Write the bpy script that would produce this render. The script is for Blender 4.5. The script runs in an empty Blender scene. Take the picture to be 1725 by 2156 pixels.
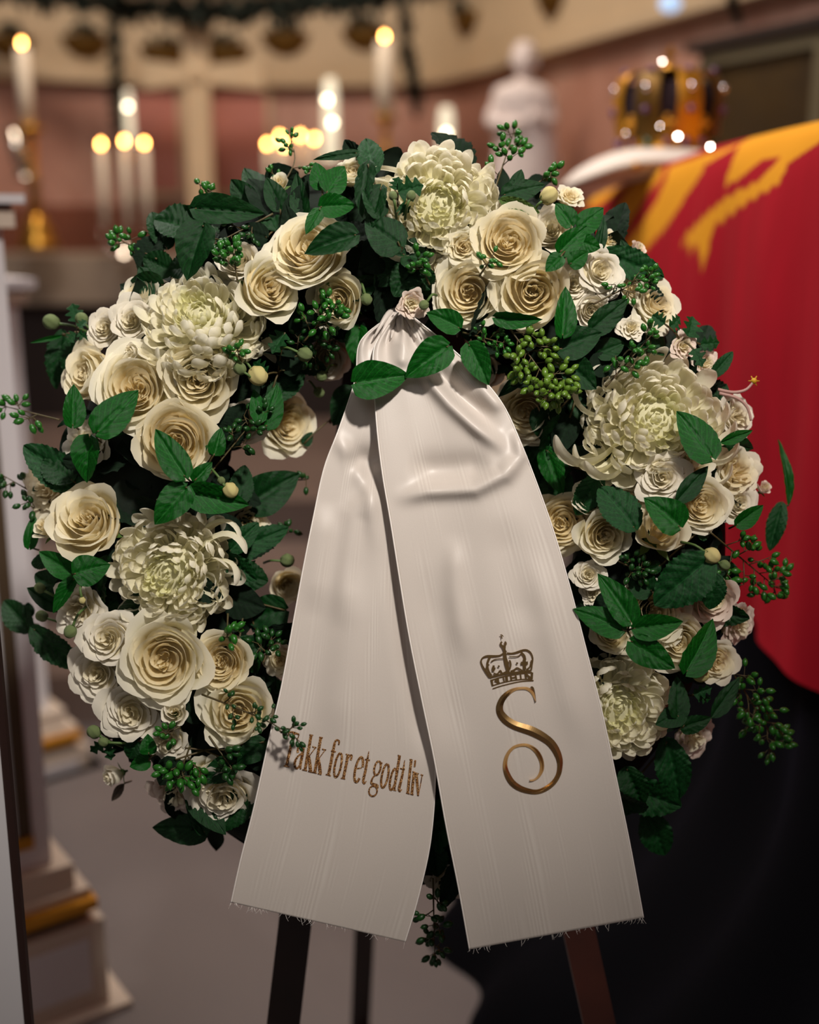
import bpy, bmesh, math, random
from math import sin, cos, pi, sqrt, radians, atan2, exp
from mathutils import Vector, Matrix, Quaternion, noise
from mathutils.bvhtree import BVHTree

rnd = random.Random(7)
SC = bpy.context.scene
COL = SC.collection

# ------------------------------------------------------------------ camera
PITCH = radians(13.8); FPX = 2516.0
CAM = Vector((0, 0, 1.35))
RX = Vector((1, 0, 0)); UY = Vector((0, sin(PITCH), cos(PITCH))); DZ = Vector((0, cos(PITCH), -sin(PITCH)))
W3 = Matrix((RX, UY, -DZ)).transposed()
ZP = 1.258                                   # distance of the wreath's middle plane
cd = bpy.data.cameras.new('camera'); cam = bpy.data.objects.new('camera', cd); COL.objects.link(cam)
cam.location = CAM; cam.rotation_euler = (pi/2 - PITCH, 0, 0)
cd.sensor_fit = 'HORIZONTAL'; cd.sensor_width = 24.0; cd.lens = 35.0
cd.clip_start = 0.05; cd.clip_end = 60
cd.dof.use_dof = True; cd.dof.focus_distance = ZP - 0.115; cd.dof.aperture_fstop = 1.6
SC.camera = cam

# ------------------------------------------------------------------ world, lamps, exposure
w = bpy.data.worlds.new('world'); SC.world = w; w.use_nodes = True
w.node_tree.nodes['Background'].inputs[0].default_value = (1.0, 0.88, 0.80, 1)
w.node_tree.nodes['Background'].inputs[1].default_value = 0.07
def lamp(name, kind, loc, target, energy, color, size=0.5, spot=None, blend=0.6, sizey=None):
    d = bpy.data.lights.new(name, kind); d.energy = energy; d.color = color
    if kind == 'AREA':
        d.size = size
        if sizey: d.shape = 'RECTANGLE'; d.size_y = sizey
    else: d.shadow_soft_size = size
    if spot: d.spot_size = radians(spot); d.spot_blend = blend
    o = bpy.data.objects.new(name, d); COL.objects.link(o); o.location = loc
    o.rotation_euler = (Vector(target) - Vector(loc)).to_track_quat('-Z', 'Y').to_euler()
    return o
lamp('ceiling_spot', 'SPOT', (0.62, -0.30, 2.85), (0.0, 1.12, 1.44), 262, (1.0, 0.93, 0.85), 0.09, 37.5, 1.0)
lamp('nave_fill', 'AREA', (-0.9, -2.2, 3.4), (0, 1.6, 0.9), 10, (0.98, 0.93, 0.92), 1.6)  # soft fill light added from the nave side
lamp('chancel_light', 'AREA', (-0.8, 4.6, 4.3), (-0.2, 6.3, 1.4), 205, (1.0, 0.82, 0.66), 1.4)
lamp('side_light', 'AREA', (-0.9, 2.2, 3.6), (-0.9, 2.2, 0.8), 62, (1.0, 0.94, 0.90), 1.0)
lamp('coffin_light', 'SPOT', (-0.6, 0.6, 3.6), (0.62, 2.0, 1.5), 165, (1.0, 0.84, 0.68), 0.25, 46, 1.0)
SC.view_settings.view_transform = 'Standard'; SC.view_settings.look = 'None'
SC.view_settings.gamma = 1.0; SC.view_settings.exposure = 0.0
SC.view_settings.use_curve_mapping = False
SC.cycles.max_bounces = 6; SC.cycles.diffuse_bounces = 4; SC.cycles.glossy_bounces = 3
SC.cycles.transmission_bounces = 4; SC.cycles.transparent_max_bounces = 6
SC.cycles.sample_clamp_indirect = 6.0

# ------------------------------------------------------------------ pixel -> point at a true depth
def ray(px, py): return DZ + RX*((px-862.5)/FPX) - UY*((py-1078)/FPX)
def at(px, py, d=0.0): return CAM + ray(px, py)*(ZP-d)
def atY(px, py, Y):
    r = ray(px, py); return CAM + r*(Y/r.y)
def atZ(px, py, Z):
    r = ray(px, py); return CAM + r*((Z-1.35)/r.z)
def pxm(d=0.0): return (ZP-d)/FPX            # metres per pixel at depth d

# ------------------------------------------------------------------ materials
def srgb(h):
    h = h.lstrip('#'); c = [int(h[i:i+2], 16)/255 for i in (0, 2, 4)]
    return tuple(x/12.92 if x <= .04045 else ((x+.055)/1.055)**2.4 for x in c)+(1,)
class NT:
    def __init__(s, name):
        s.m = bpy.data.materials.new(name); s.m.use_nodes = True; s.t = s.m.node_tree
        s.b = s.t.nodes['Principled BSDF']; s.o = s.t.nodes['Material Output']
    def n(s, typ, **kw):
        x = s.t.nodes.new(typ)
        for k, v in kw.items(): setattr(x, k, v)
        return x
    def l(s, a, b): s.t.links.new(a, b)
    def ramp(s, fac, stops):
        r = s.n('ShaderNodeValToRGB'); e = r.color_ramp.elements
        while len(e) < len(stops): e.new(0.5)
        for q, (p, c) in zip(e, stops): q.position = p; q.color = c if not isinstance(c, str) else srgb(c)
        s.l(fac, r.inputs[0]); return r.outputs[0]
    def noise(s, scale, detail=3, coord='Object', stretch=None, rough=.5):
        tc = s.n('ShaderNodeTexCoord'); nz = s.n('ShaderNodeTexNoise'); out = tc.outputs[coord]
        if stretch:
            mp = s.n('ShaderNodeMapping'); mp.inputs['Scale'].default_value = stretch; s.l(out, mp.inputs[0]); out = mp.outputs[0]
        s.l(out, nz.inputs['Vector']); nz.inputs['Scale'].default_value = scale; nz.inputs['Detail'].default_value = detail
        nz.inputs['Roughness'].default_value = rough
        return nz.outputs[0]
    def mix(s, f, a, b, mode='MIX'):
        x = s.n('ShaderNodeMix', data_type='RGBA', blend_type=mode)
        for i, v in ((0, f), (6, a), (7, b)):
            if isinstance(v, str): x.inputs[i].default_value = srgb(v)
            elif isinstance(v, (float, int, tuple)): x.inputs[i].default_value = v
            else: s.l(v, x.inputs[i])
        return x.outputs[2]
    def bump(s, h, strength=.3, dist=.001):
        b = s.n('ShaderNodeBump'); b.inputs['Strength'].default_value = strength; b.inputs['Distance'].default_value = dist
        s.l(h, b.inputs['Height']); s.l(b.outputs[0], s.b.inputs['Normal']); return b.outputs[0]
    def uvy(s):
        uv = s.n('ShaderNodeUVMap'); sp = s.n('ShaderNodeSeparateXYZ'); s.l(uv.outputs[0], sp.inputs[0]); return sp.outputs
    def set(s, **kw):
        for k, v in kw.items():
            i = s.b.inputs[k.replace('_', ' ')]
            if isinstance(v, str): i.default_value = srgb(v)
            elif isinstance(v, (float, int, tuple)): i.default_value = v
            else: s.l(v, i)
        return s
    def translucent(s, fac, color):
        tr = s.n('ShaderNodeBsdfTranslucent'); mx = s.n('ShaderNodeMixShader'); mx.inputs[0].default_value = fac
        if isinstance(color, str): tr.inputs[0].default_value = srgb(color)
        else: s.l(color, tr.inputs[0])
        s.l(s.b.outputs[0], mx.inputs[1]); s.l(tr.outputs[0], mx.inputs[2]); s.l(mx.outputs[0], s.o.inputs[0])
        return s

def petal_mat(name, base, mid, tip, tr=.25):
    m = NT(name); y = m.uvy()
    c = m.ramp(y[1], [(0, base), (.5, mid), (1, tip)])
    nz = m.noise(60, 3, 'Object', (1, 1, .25)); c2 = m.mix(nz, c, m.mix(1.0, c, (.90, .86, .78, 1), 'MULTIPLY'))
    m.set(Base_Color=c2, Roughness=.62); m.b.inputs['Specular IOR Level'].default_value = .25
    m.bump(m.noise(220, 2, 'UV', (1, .12, 1)), .18, .0008)
    return m.translucent(tr, c).m
def plain(name, col, rough=.5, metal=0., spec=.5, nscale=None, amt=.25, col2=None, bump=0):
    m = NT(name)
    if nscale:
        nz = m.noise(nscale, 4); m.set(Base_Color=m.mix(nz, col, col2 or '#000000'))
        if bump: m.bump(nz, bump, .002)
    else: m.set(Base_Color=col)
    m.set(Roughness=rough, Metallic=metal); m.b.inputs['Specular IOR Level'].default_value = spec
    return m.m
def leaf_mat(name, dark, light, vein, rough=.34, tr=.10):
    m = NT(name); uv = m.uvy()
    # veins from the leaf's own UV: midrib and arching side veins
    ab = m.n('ShaderNodeMath', operation='ABSOLUTE'); sub = m.n('ShaderNodeMath', operation='SUBTRACT')
    m.l(uv[0], sub.inputs[0]); sub.inputs[1].default_value = .5; m.l(sub.outputs[0], ab.inputs[0])
    a = m.n('ShaderNodeMath', operation='MULTIPLY_ADD'); m.l(uv[1], a.inputs[0]); a.inputs[1].default_value = 7.
    k = m.n('ShaderNodeMath', operation='MULTIPLY'); m.l(ab.outputs[0], k.inputs[0]); k.inputs[1].default_value = -5.5
    m.l(k.outputs[0], a.inputs[2])
    fr = m.n('ShaderNodeMath', operation='PINGPONG'); m.l(a.outputs[0], fr.inputs[0]); fr.inputs[1].default_value = .5
    rib = m.n('ShaderNodeMath', operation='MINIMUM'); m.l(fr.outputs[0], rib.inputs[0])
    k2 = m.n('ShaderNodeMath', operation='MULTIPLY'); m.l(ab.outputs[0], k2.inputs[0]); k2.inputs[1].default_value = 5
    m.l(k2.outputs[0], rib.inputs[1])
    vm = m.ramp(rib.outputs[0], [(0, (1, 1, 1, 1)), (.07, (0, 0, 0, 1))])
    nz = m.noise(28, 4)
    nzr = m.ramp(nz, [(.35, dark), (.68, light)])
    c = m.mix(vm, nzr, vein)
    m.set(Base_Color=c, Roughness=rough); m.b.inputs['Specular IOR Level'].default_value = .30
    m.bump(m.noise(160, 2, 'UV', (1, 1.4, 1)), .35, .0012)
    return m.translucent(tr, light).m

M = {}
M['rose0'] = petal_mat('rose_petal_heart', '#f3d69a', '#f7e6b8', '#f9efd0', .45)
M['rose1'] = petal_mat('rose_petal_middle', '#f5e2ac', '#f9eec8', '#fcf6e0', .45)
M['rose2'] = petal_mat('rose_petal_outer', '#e6e8b0', '#f6f2d4', '#fcf8e8', .42)
M['wht0'] = petal_mat('white_petal_heart', '#e4dca8', '#f0e6c4', '#f6efd8', .25)
M['wht1'] = petal_mat('white_petal_outer', '#d9dca8', '#f0ead4', '#f7f2e6', .28)
M['pnk1'] = petal_mat('blush_petal', '#dcc8a8', '#ecd8c8', '#f2e2d8', .25)
M['mum0'] = petal_mat('mum_petal_heart', '#d8dc94', '#f0efc2', '#f8f6da', .42)
M['mum1'] = petal_mat('mum_petal', '#f0eec0', '#faf6dc', '#fdfaee', .42)
M['calyx'] = plain('calyx', '#5f7f3c', .6, nscale=40, col2='#3d5a26')
M['bud'] = plain('bud_green', '#808c58', .7, nscale=120, col2='#4c6438', bump=.5)
M['budc'] = plain('bud_cream', '#d8c88c', .6, nscale=120, col2='#a8a060', bump=.4)
M['leaf'] = leaf_mat('leaf_bright', '#063c0a', '#0a5a12', '#1d7420', .34)
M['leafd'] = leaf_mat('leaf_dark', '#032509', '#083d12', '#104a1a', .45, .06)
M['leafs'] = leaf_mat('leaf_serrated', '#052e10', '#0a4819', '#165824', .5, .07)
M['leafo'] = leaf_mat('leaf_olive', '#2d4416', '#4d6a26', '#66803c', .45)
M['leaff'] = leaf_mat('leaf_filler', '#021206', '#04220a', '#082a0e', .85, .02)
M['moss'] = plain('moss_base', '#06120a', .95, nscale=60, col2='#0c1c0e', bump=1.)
M['berry'] = plain('berry_green', '#2c7020', .34, nscale=90, col2='#184c12')
M['berryd'] = plain('berry_dark', '#1a4c18', .4, nscale=90, col2='#0c300e')
M['berryy'] = plain('berry_olive', '#6a8c2c', .35, nscale=90, col2='#3c5a16')
M['stem'] = plain('stem_brown', '#5a3d22', .6, nscale=150, col2='#36401c')
M['stemg'] = plain('stem_green', '#4c6630', .6)
M['brown'] = plain('dry_leaf', '#4c3f30', .7, nscale=80, col2='#2a2018')

# ------------------------------------------------------------------ objects
def mesh(name, V, F, mat=None, uv=None, smooth=True, flip=False):
    me = bpy.data.meshes.new(name)
    if flip: F = [tuple(reversed(f)) for f in F]
    me.from_pydata([tuple(v) for v in V], [], F)
    if uv is not None:
        ul = me.uv_layers.new(name='UVMap')
        li = [0]*len(me.loops); me.loops.foreach_get('vertex_index', li)
        flat = [c for i in li for c in uv[i]]
        ul.data.foreach_set('uv', flat)
    if smooth: me.shade_smooth()
    if mat is not None: me.materials.append(mat if not isinstance(mat, str) else M[mat])
    me.update(); return me
def obj(name, me, parent=None, mat4=None, label=None):
    o = bpy.data.objects.new(name, me); COL.objects.link(o)
    if parent is not None: o.parent = parent
    if mat4 is not None: o.matrix_basis = mat4
    if label: o['label'] = label
    return o
LABELS = {}
def tag(o, label, cat, group=None, kind=None):
    o['label'] = label; o['category'] = cat
    if group: o['group'] = group
    if kind: o['kind'] = kind
    if label in LABELS: print('DUP LABEL', label)
    LABELS[label] = 1
    nw = len(label.split())
    if nw < 4 or nw > 16: print('LABEL LEN', nw, label)
    return o
def thing(name, label, cat, mat4, group=None):
    o = bpy.data.objects.new(name, None); COL.objects.link(o); o.empty_display_size = .01
    o.matrix_basis = mat4
    return tag(o, label, cat, group)
def grid(nu, nv, fn):
    V = []; UV = []
    for j in range(nv):
        for i in range(nu):
            V.append(fn(i/(nu-1), j/(nv-1))); UV.append((i/(nu-1), j/(nv-1)))
    F = [(j*nu+i, j*nu+i+1, (j+1)*nu+i+1, (j+1)*nu+i) for j in range(nv-1) for i in range(nu-1)]
    return V, F, UV
class MB:
    def __init__(s): s.V = []; s.F = []
    def add(s, V, F):
        b = len(s.V); s.V += [tuple(v) for v in V]; s.F += [tuple(i+b for i in f) for f in F]; return s
    def box(s, x0, x1, y0, y1, z0, z1, M4=None, bev=0):
        V = [Vector((x, y, z)) for z in (z0, z1) for x, y in ((x0, y0), (x1, y0), (x1, y1), (x0, y1))]
        if M4: V = [M4 @ v for v in V]
        return s.add(V, [(3, 2, 1, 0), (4, 5, 6, 7), (0, 1, 5, 4), (1, 2, 6, 5), (2, 3, 7, 6), (3, 0, 4, 7)])
    def tube(s, pts, r, n=6, cap=True):
        pts = [Vector(p) for p in pts]; rs = r if isinstance(r, (list, tuple)) else [r]*len(pts)
        V = []; F = []; m = len(pts); ref = None
        for k, p in enumerate(pts):
            t = (pts[min(k+1, m-1)]-pts[max(k-1, 0)])
            if t.length < 1e-9: t = Vector((0, 0, 1))
            t.normalize()
            if ref is None: ref = t.orthogonal()
            ref = (ref - t*ref.dot(t))
            if ref.length < 1e-6: ref = t.orthogonal()
            ref.normalize(); b = t.cross(ref)
            for i in range(n):
                a = 2*pi*i/n; V.append(p+(ref*cos(a)+b*sin(a))*rs[k])
        for k in range(m-1):
            for i in range(n):
                F.append((k*n+i, k*n+(i+1) % n, (k+1)*n+(i+1) % n, (k+1)*n+i))
        if cap: F.append(tuple(range(n-1, -1, -1))); F.append(tuple((m-1)*n+i for i in range(n)))
        return s.add(V, F)
    def lathe(s, prof, n=24, c=(0, 0), M4=None):
        V = []; F = []
        for r, z in prof:
            for i in range(n):
                a = 2*pi*i/n; v = Vector((c[0]+r*cos(a), c[1]+r*sin(a), z)); V.append(M4 @ v if M4 else v)
        m = len(prof)
        for k in range(m-1):
            for i in range(n): F.append((k*n+i, k*n+(i+1) % n, (k+1)*n+(i+1) % n, (k+1)*n+i))
        F.append(tuple(range(n-1, -1, -1))); F.append(tuple((m-1)*n+i for i in range(n)))
        return s.add(V, F)
    def ball(s, c, r, n=10, sc=(1, 1, 1), q=None):
        c = Vector(c); V = []; F = []; m = n//2+1
        for k in range(m):
            t = pi*k/(m-1)
            for i in range(n):
                a = 2*pi*i/n; v = Vector((sin(t)*cos(a)*r*sc[0], sin(t)*sin(a)*r*sc[1], cos(t)*r*sc[2]))
                if q: v = q @ v
                V.append(c+v)
        for k in range(m-1):
            for i in range(n): F.append(((k+1)*n+i, (k+1)*n+(i+1) % n, k*n+(i+1) % n, k*n+i))
        return s.add(V, F)
    def build(s, name, mat, parent=None, smooth=False, label=None, mat4=None):
        me = mesh(name, s.V, s.F, mat, smooth=smooth); return obj(name, me, parent, mat4, label)
def spline(pts, n):
    """Catmull-Rom through tuples"""
    P = [tuple(map(float, p)) for p in pts]; out = []; m = len(P)
    for k in range(n):
        t = k/(n-1)*(m-1); i = min(int(t), m-2); f = t-i
        p0 = P[max(i-1, 0)]; p1 = P[i]; p2 = P[i+1]; p3 = P[min(i+2, m-1)]
        out.append(tuple(.5*((2*b)+(-a+c)*f+(2*a-5*b+4*c-d)*f*f+(-a+3*b-3*c+d)*f**3) for a, b, c, d in zip(p0, p1, p2, p3)))
    return out

# ------------------------------------------------------------------ the ring the flowers sit on
RCX, RCY, RA, RB = 838.0, 1105.0, 530.0, 600.0
def ringdist(px, py):
    ex, ey = (px-RCX)/RA, (py-RCY)/RB; q = sqrt(ex*ex+ey*ey)+1e-9
    cx, cy = RCX+ex/q*RA, RCY+ey/q*RB
    dx, dy = px-cx, py-cy; d = sqrt(dx*dx+dy*dy); sgn = 1 if q > 1 else -1
    rx, ry = ex/q, -ey/q; L = sqrt(rx*rx+ry*ry)
    return sgn*d, (rx/L, ry/L)
def surf(px, py):
    s, _ = ringdist(px, py); R = 265 if s > 0 else 250
    return 0.105*sqrt(max(0.02, 1-(s/R)**2))
def surfn(px, py):
    s, (rx, ry) = ringdist(px, py); k = max(-1, min(1, s/300))*.85
    return Vector((rx*k, ry*k, sqrt(max(.15, 1-k*k)))).normalized()
def frame(n, spin=0.):
    """matrix whose z is the screen-space direction n (right, up, toward viewer)"""
    n = Vector(n).normalized(); q = n.to_track_quat('Z', 'Y').to_matrix()
    return (W3 @ q @ Matrix.Rotation(spin, 3, 'Z')).to_4x4()

# ------------------------------------------------------------------ the setting
def surface(name, fn, nu, nv, mat, kind=None, parent=None, smooth=True, thick=None, flip=False):
    V, F, UV = grid(nu, nv, fn); me = mesh(name, V, F, mat, UV, smooth, flip); o = obj(name, me, parent)
    if kind: o['kind'] = kind
    if thick:
        md = o.modifiers.new('solid', 'SOLIDIFY'); md.thickness = thick; md.offset = 0
    return o
M['floor'] = plain('floor_stone', '#776e6a', .55, nscale=1.6, col2='#575052')
M['wallpink'] = NT('pink_marble')
_m = M['wallpink']; _n = _m.noise(2.2, 5, 'Object', (1, 1, .5), .6)
_c = _m.ramp(_n, [(.3, '#9c6c5a'), (.5, '#b08272'), (.62, '#c09888'), (.75, '#a87866')])
_m.set(Base_Color=_c, Roughness=.4); M['wallpink'] = _m.m
M['cream'] = plain('cream_stone', '#c9b496', .6, nscale=3, col2='#b8a486')
M['panelr'] = plain('red_marble', '#c47e70', .5, nscale=3, col2='#a8665a')
M['brownm'] = plain('brown_marble', '#82472f', .45, nscale=3, col2='#643624')
M['altar'] = plain('altar_stone', '#9a8a76', .6, nscale=4, col2='#85766a')
M['dark'] = plain('dark_wood_and_shade', '#20130f', .7)  # dark brown for dark parts and for painted shade strips
M['white'] = plain('white_paint', '#d8d4d6', .5)
M['whitew'] = plain('cream_paint', '#cbbbaa', .5)
M['gold'] = plain('gilding', '#e0a032', .34, .6, nscale=30, col2='#c08424')
M['goldd'] = plain('old_gilding', '#8a6422', .45, .6, nscale=12, col2='#3a2c14')
M['panelb'] = plain('brown_panel', '#4a3a26', .6)
M['brass'] = plain('brass', '#b98736', .3, .9)
M['wax'] = NT('wax').set(Base_Color='#e6dac6', Roughness=.5).m
M['silver'] = plain('silver', '#d8d2c8', .15, 1.)
M['garl'] = plain('garland_needles', '#0f2014', .8, nscale=30, col2='#06100a')
M['marblew'] = plain('white_marble', '#f0e6e4', .6, nscale=4, col2='#e0d4d2')
M['wood'] = plain('easel_dark_wood', '#2c1712', .5, nscale=20, col2='#1c0f0c')
M['woodlit'] = plain('easel_lit_wood', '#54261a', .45, nscale=20, col2='#331610')  # lighter easel wood: light on the right leg put into the colour
def emis(name, col, s):
    m = NT(name); m.set(Base_Color=col, Emission_Color=col, Emission_Strength=float(s)); return m.m
M['flame'] = emis('candle_flame', '#ffae58', 46)
M['bulb'] = emis('white_glow', '#fff2d0', 13)
M['glassy'] = NT('glowing_glass').set(Base_Color='#e8e4d6', Roughness=.25, Transmission_Weight=.4, Emission_Color='#f4ead0', Emission_Strength=.45).m  # glow put into the tube's glass

fl = MB().box(-4, 4, -1.5, 8, -.05, 0).build('floor', M['floor']); fl['kind'] = 'structure'
# chancel steps of mauve stone, each a piece of the setting
M['step'] = plain('step_stone', '#77665e', .55, nscale=2, col2='#55453f')
for i, (y, z) in enumerate(((3.05, .14), (3.5, .28), (3.95, .42))):
    s_ = MB().box(-3.2, .35+.0*i, y, 7.3, z-.14+(.001 if i else 0), z).build('trim_%d' % (i+1), M['step']); s_['kind'] = 'structure'
# apse wall: a curved path in plan, extruded
WP = spline([(-4.0, 5.2), (-3.0, 6.2), (-1.6, 6.9), (-.6, 7.05), (.1, 6.95), (.42, 6.4), (.72, 5.55), (1.03, 4.7), (1.36, 3.9), (1.75, 3.0), (2.1, 1.6), (2.3, 0)], 90)
def wallpt(t, off=0.):
    f = t*(len(WP)-1); i = min(int(f), len(WP)-2); a = Vector(WP[i]); b = Vector(WP[i+1]); p = a.lerp(b, f-i)
    d = (b-a).normalized(); return p + Vector((d.y, -d.x))*off
def band(name, z0, z1, off, mat, t0=0., t1=1., n=100, lab=None):
    def fn(u, v):
        # closed strip: back, bottom, front, top
        c = [(0, z0), (off, z0), (off, z1), (0, z1), (0, z0)][int(round(v*4))]
        p = wallpt(t0+(t1-t0)*u, c[0]); return (p.x, p.y, c[1])
    o = surface(name, fn, n, 5, mat, 'structure', smooth=False); return o
o = surface('wall_back', lambda u, v: (*wallpt(u), v*4.2), 120, 3, M['wallpink'], 'structure')
band('trim_4', 2.10, 2.62, .05, M['cream'])              # cream frieze
band('trim_5', 2.06, 2.11, .09, M['cream'])
band('trim_6', 2.60, 2.66, .22, M['dark'])               # shadow under the cornice ledge, built as a dark band
band('trim_7', 2.70, 3.2, .10, M['cream'])
band('baseboard_back', .42, 1.42, .06, M['brownm'], .0, .62)
ceil = MB().box(-4.2, 4.2, -1.5, 8, 4.2, 4.3).build('ceiling', M['cream']); ceil['kind'] = 'structure'

def wpx(px, py, Yg=6.9):
    """point of the apse wall seen at a pixel"""
    r = ray(px, py); best = None
    for i in range(len(WP)-1):
        a = Vector(WP[i]); b = Vector(WP[i+1]); d = b-a
        den = r.x*d.y - r.y*d.x
        if abs(den) < 1e-9: continue
        k = (a.x*d.y - a.y*d.x)/den; q = ((k*r.x-a.x)*d.x+(k*r.y-a.y)*d.y)/d.length_squared
        if k > 0 and -.01 <= q <= 1.01:
            t = (i+q)/(len(WP)-1); return CAM+r*k, t
    return atY(px, py, Yg), .5
def wallframe(px, py):
    p, t = wpx(px, py); i = min(int(t*(len(WP)-1)), len(WP)-2)
    d = (Vector(WP[i+1])-Vector(WP[i])).normalized(); n = Vector((d.y, -d.x, 0))
    return Matrix(((d.x, n.x, 0, p.x), (d.y, n.y, 0, p.y), (0, 0, 1, p.z), (0, 0, 0, 1)))
# red marble panels either side of the cross
for (x0, x1, y0, y1) in ((275, 372, 195, 395), (452, 560, 180, 395), ):
    Mf = wallframe((x0+x1)/2, (y0+y1)/2); hw = (x1-x0)/2*7/FPX; hh = (y1-y0)/2*7/FPX
    P = MB().box(-hw, hw, 0, .02, -hh, hh); o = P.build('wall_panel', M['panelr'], mat4=Mf)
    o['kind'] = 'structure'
    Q = MB()
    for bx in ((-hw-.03, -hw, -hh-.03, hh+.03), (hw, hw+.03, -hh-.03, hh+.03), (-hw, hw, hh, hh+.03), (-hw, hw, -hh-.03, -hh)):
        Q.box(bx[0], bx[1], 0, .035, bx[2], bx[3])
    Q.build('trim', M['cream'], o)
# gilded half-round ornaments on the frieze
ORN = [(20, 98, 'at the far left'), (178, 98, 'left of the first hanging garland'), (345, 118, 'just left of the cream cross'), (478, 118, 'just right of the cream cross'),
       (602, 92, 'left of the right tall candle'), (772, 82, 'behind the right tall candle flame'), (1005, 48, 'left of the marble statue head'), (1188, 8, 'above and right of the marble statue')]
for (x, y, where) in ORN:
    Mf = wallframe(x, y); sc = (Vector(Mf.translation)-CAM).dot(DZ)/FPX
    t = thing('gilded_wall_ornament', 'blurred gilded half-round swag on the frieze ' + where, 'ornament', Mf, 'gilded swags on the frieze')
    W_, H_ = 52*sc, 46*sc
    b = MB()
    V, F, UV = grid(16, 8, lambda u, v: ((W_*cos(pi*u+pi)*v), .05+.07*sqrt(max(0, 1-v*v)), H_*(sin(pi*u+pi))*v+H_*.4))
    b.add(V, F); b.build('bowl', M['goldd'], t, True)
    g = MB()
    for k in range(26):
        a = rnd.uniform(0, pi); q = rnd.uniform(.1, .8); g.ball((W_*.8*cos(a)*q, .11, H_*.45+H_*.5*sin(a)*q), .018, 6)
    o = g.build('leafwork', M['garl'], t, True); o['kind'] = 'stuff'
# cream cross in front of the wall
Yc = 6.3; b = MB(); tp = atY(403, 42, Yc); bt = atY(432, 420, Yc); l_ = atY(300, 158, Yc); r_ = atY(556, 158, Yc); cx = atY(415, 158, Yc).x
hw = .062; t = thing('cross', 'tall cream stone cross rising before the altar wall', 'cross', Matrix.Translation((cx, Yc, 1.17)))
b.box(-hw, hw, -.03, .03, 0, tp.z-1.17-.12)
b.add([(-hw, -.03, tp.z-1.29), (hw, -.03, tp.z-1.29), (hw*1.45, -.03, tp.z-1.17), (-hw*1.45, -.03, tp.z-1.17), (-hw, .03, tp.z-1.29), (hw, .03, tp.z-1.29), (hw*1.45, .03, tp.z-1.17), (-hw*1.45, .03, tp.z-1.17)],
      [(0, 1, 2, 3), (7, 6, 5, 4), (0, 4, 5, 1), (1, 5, 6, 2), (2, 6, 7, 3), (3, 7, 4, 0)])
b.build('upright', M['cream'], t)
b = MB(); zc = l_.z-1.17
for s in (-1, 1):
    xe = (r_.x if s > 0 else l_.x)-cx
    V = [Vector((s*hw, -.028, zc-.045)), Vector((s*hw, -.028, zc+.045)), Vector((xe, -.028, zc+.07)), Vector((xe, -.028, zc-.07))]
    V += [v+Vector((0, .056, 0)) for v in V]
    b.add(V, [(0, 1, 2, 3), (7, 6, 5, 4), (0, 4, 5, 1), (1, 5, 6, 2), (2, 6, 7, 3), (3, 7, 4, 0)])
b.build('crossbar', M['cream'], t)
b = MB(); b.ball((0, -.035, zc), .05, 12, (1, .4, 1)); b.build('boss', M['cream'], t, True)
# altar: a pale stone table on a dark front
za = atY(200, 538, 5.6).z; zb = atY(200, 640, 5.6).z
t = thing('altar', 'blurred pale stone altar block with a dark front at left', 'altar', Matrix.Translation((-.9, 5.6, .42)))
MB().box(-1.3, 1.2, 0, .7, zb-.42, za-.42).build('altar_slab', M['altar'], t)
MB().box(-1.26, 1.16, .08, .65, 0, zb-.42).build('altar_front', M['dark'], t)
MB().box(-.32, -.2, -.012, 0, zb-.40, za-.44).build('carved_strip', M['step'], t)
# hanging garlands
def garland(label, pts, r, n=240, thingname='garland'):
    t = thing(thingname, label, 'garland', Matrix.Translation(pts[0]))
    L = spline([tuple(Vector(p)-Vector(pts[0])) for p in pts], 14)
    MB().tube(L, r*.35, 6).build('cord', M['garl'], t)
    g = MB()
    for k in range(n):
        f = rnd.random()*(len(L)-1); i = min(int(f), len(L)-2); p = Vector(L[i]).lerp(Vector(L[i+1]), f-i)
        d = Vector((rnd.gauss(0, 1), rnd.gauss(0, 1), rnd.gauss(-.2, 1))).normalized()*r*rnd.uniform(.6, 1.3)
        s = d.cross(Vector((0, 0, 1))).normalized()*r*.3
        g.add([p, p+d*.5+s, p+d, p+d*.5-s], [(0, 1, 2, 3)])
    o = g.build('greenery', M['garl'], t); o['kind'] = 'stuff'
garland('dark evergreen garland hanging down beside the cream cross, left', [atY(238, -60, 6.0), atY(240, 60, 6.0), atY(244, 180, 6.0), atY(248, 270, 6.0)], .07)
garland('dark evergreen garland hanging beside the right tall candle', [atY(845, -60, 6.0), atY(852, 60, 6.0), atY(862, 140, 6.0), atY(878, 225, 6.0)], .065)
garland('thick evergreen garland draped along the cornice at the very top', [atY(-40, -30, 6.2), atY(230, 10, 6.2), atY(400, 22, 6.2), atY(620, 12, 6.2), atY(800, -10, 6.0), atY(980, -60, 5.6)], .09, 700)
garland('faint evergreen garland hanging at the upper right wall', [atY(1540, -40, 3.8), atY(1545, 10, 3.8), atY(1556, 45, 3.8)], .03, 90)
M['blueglow'] = emis('pale_blue_glow', '#a9c6ea', 1.1)  # glow added for a pale blue blotch, no known lamp there
bb = MB().ball((0, 0, 0), .034, 12, (1.1, 1, .8)); lo = bb.build('blue_glow_ball', M['blueglow'], None, True, mat4=Matrix.Translation(atY(1412, 8, 4.2)))
tag(lo, 'small pale blue glowing ball added high on the right wall', 'glow')
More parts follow.
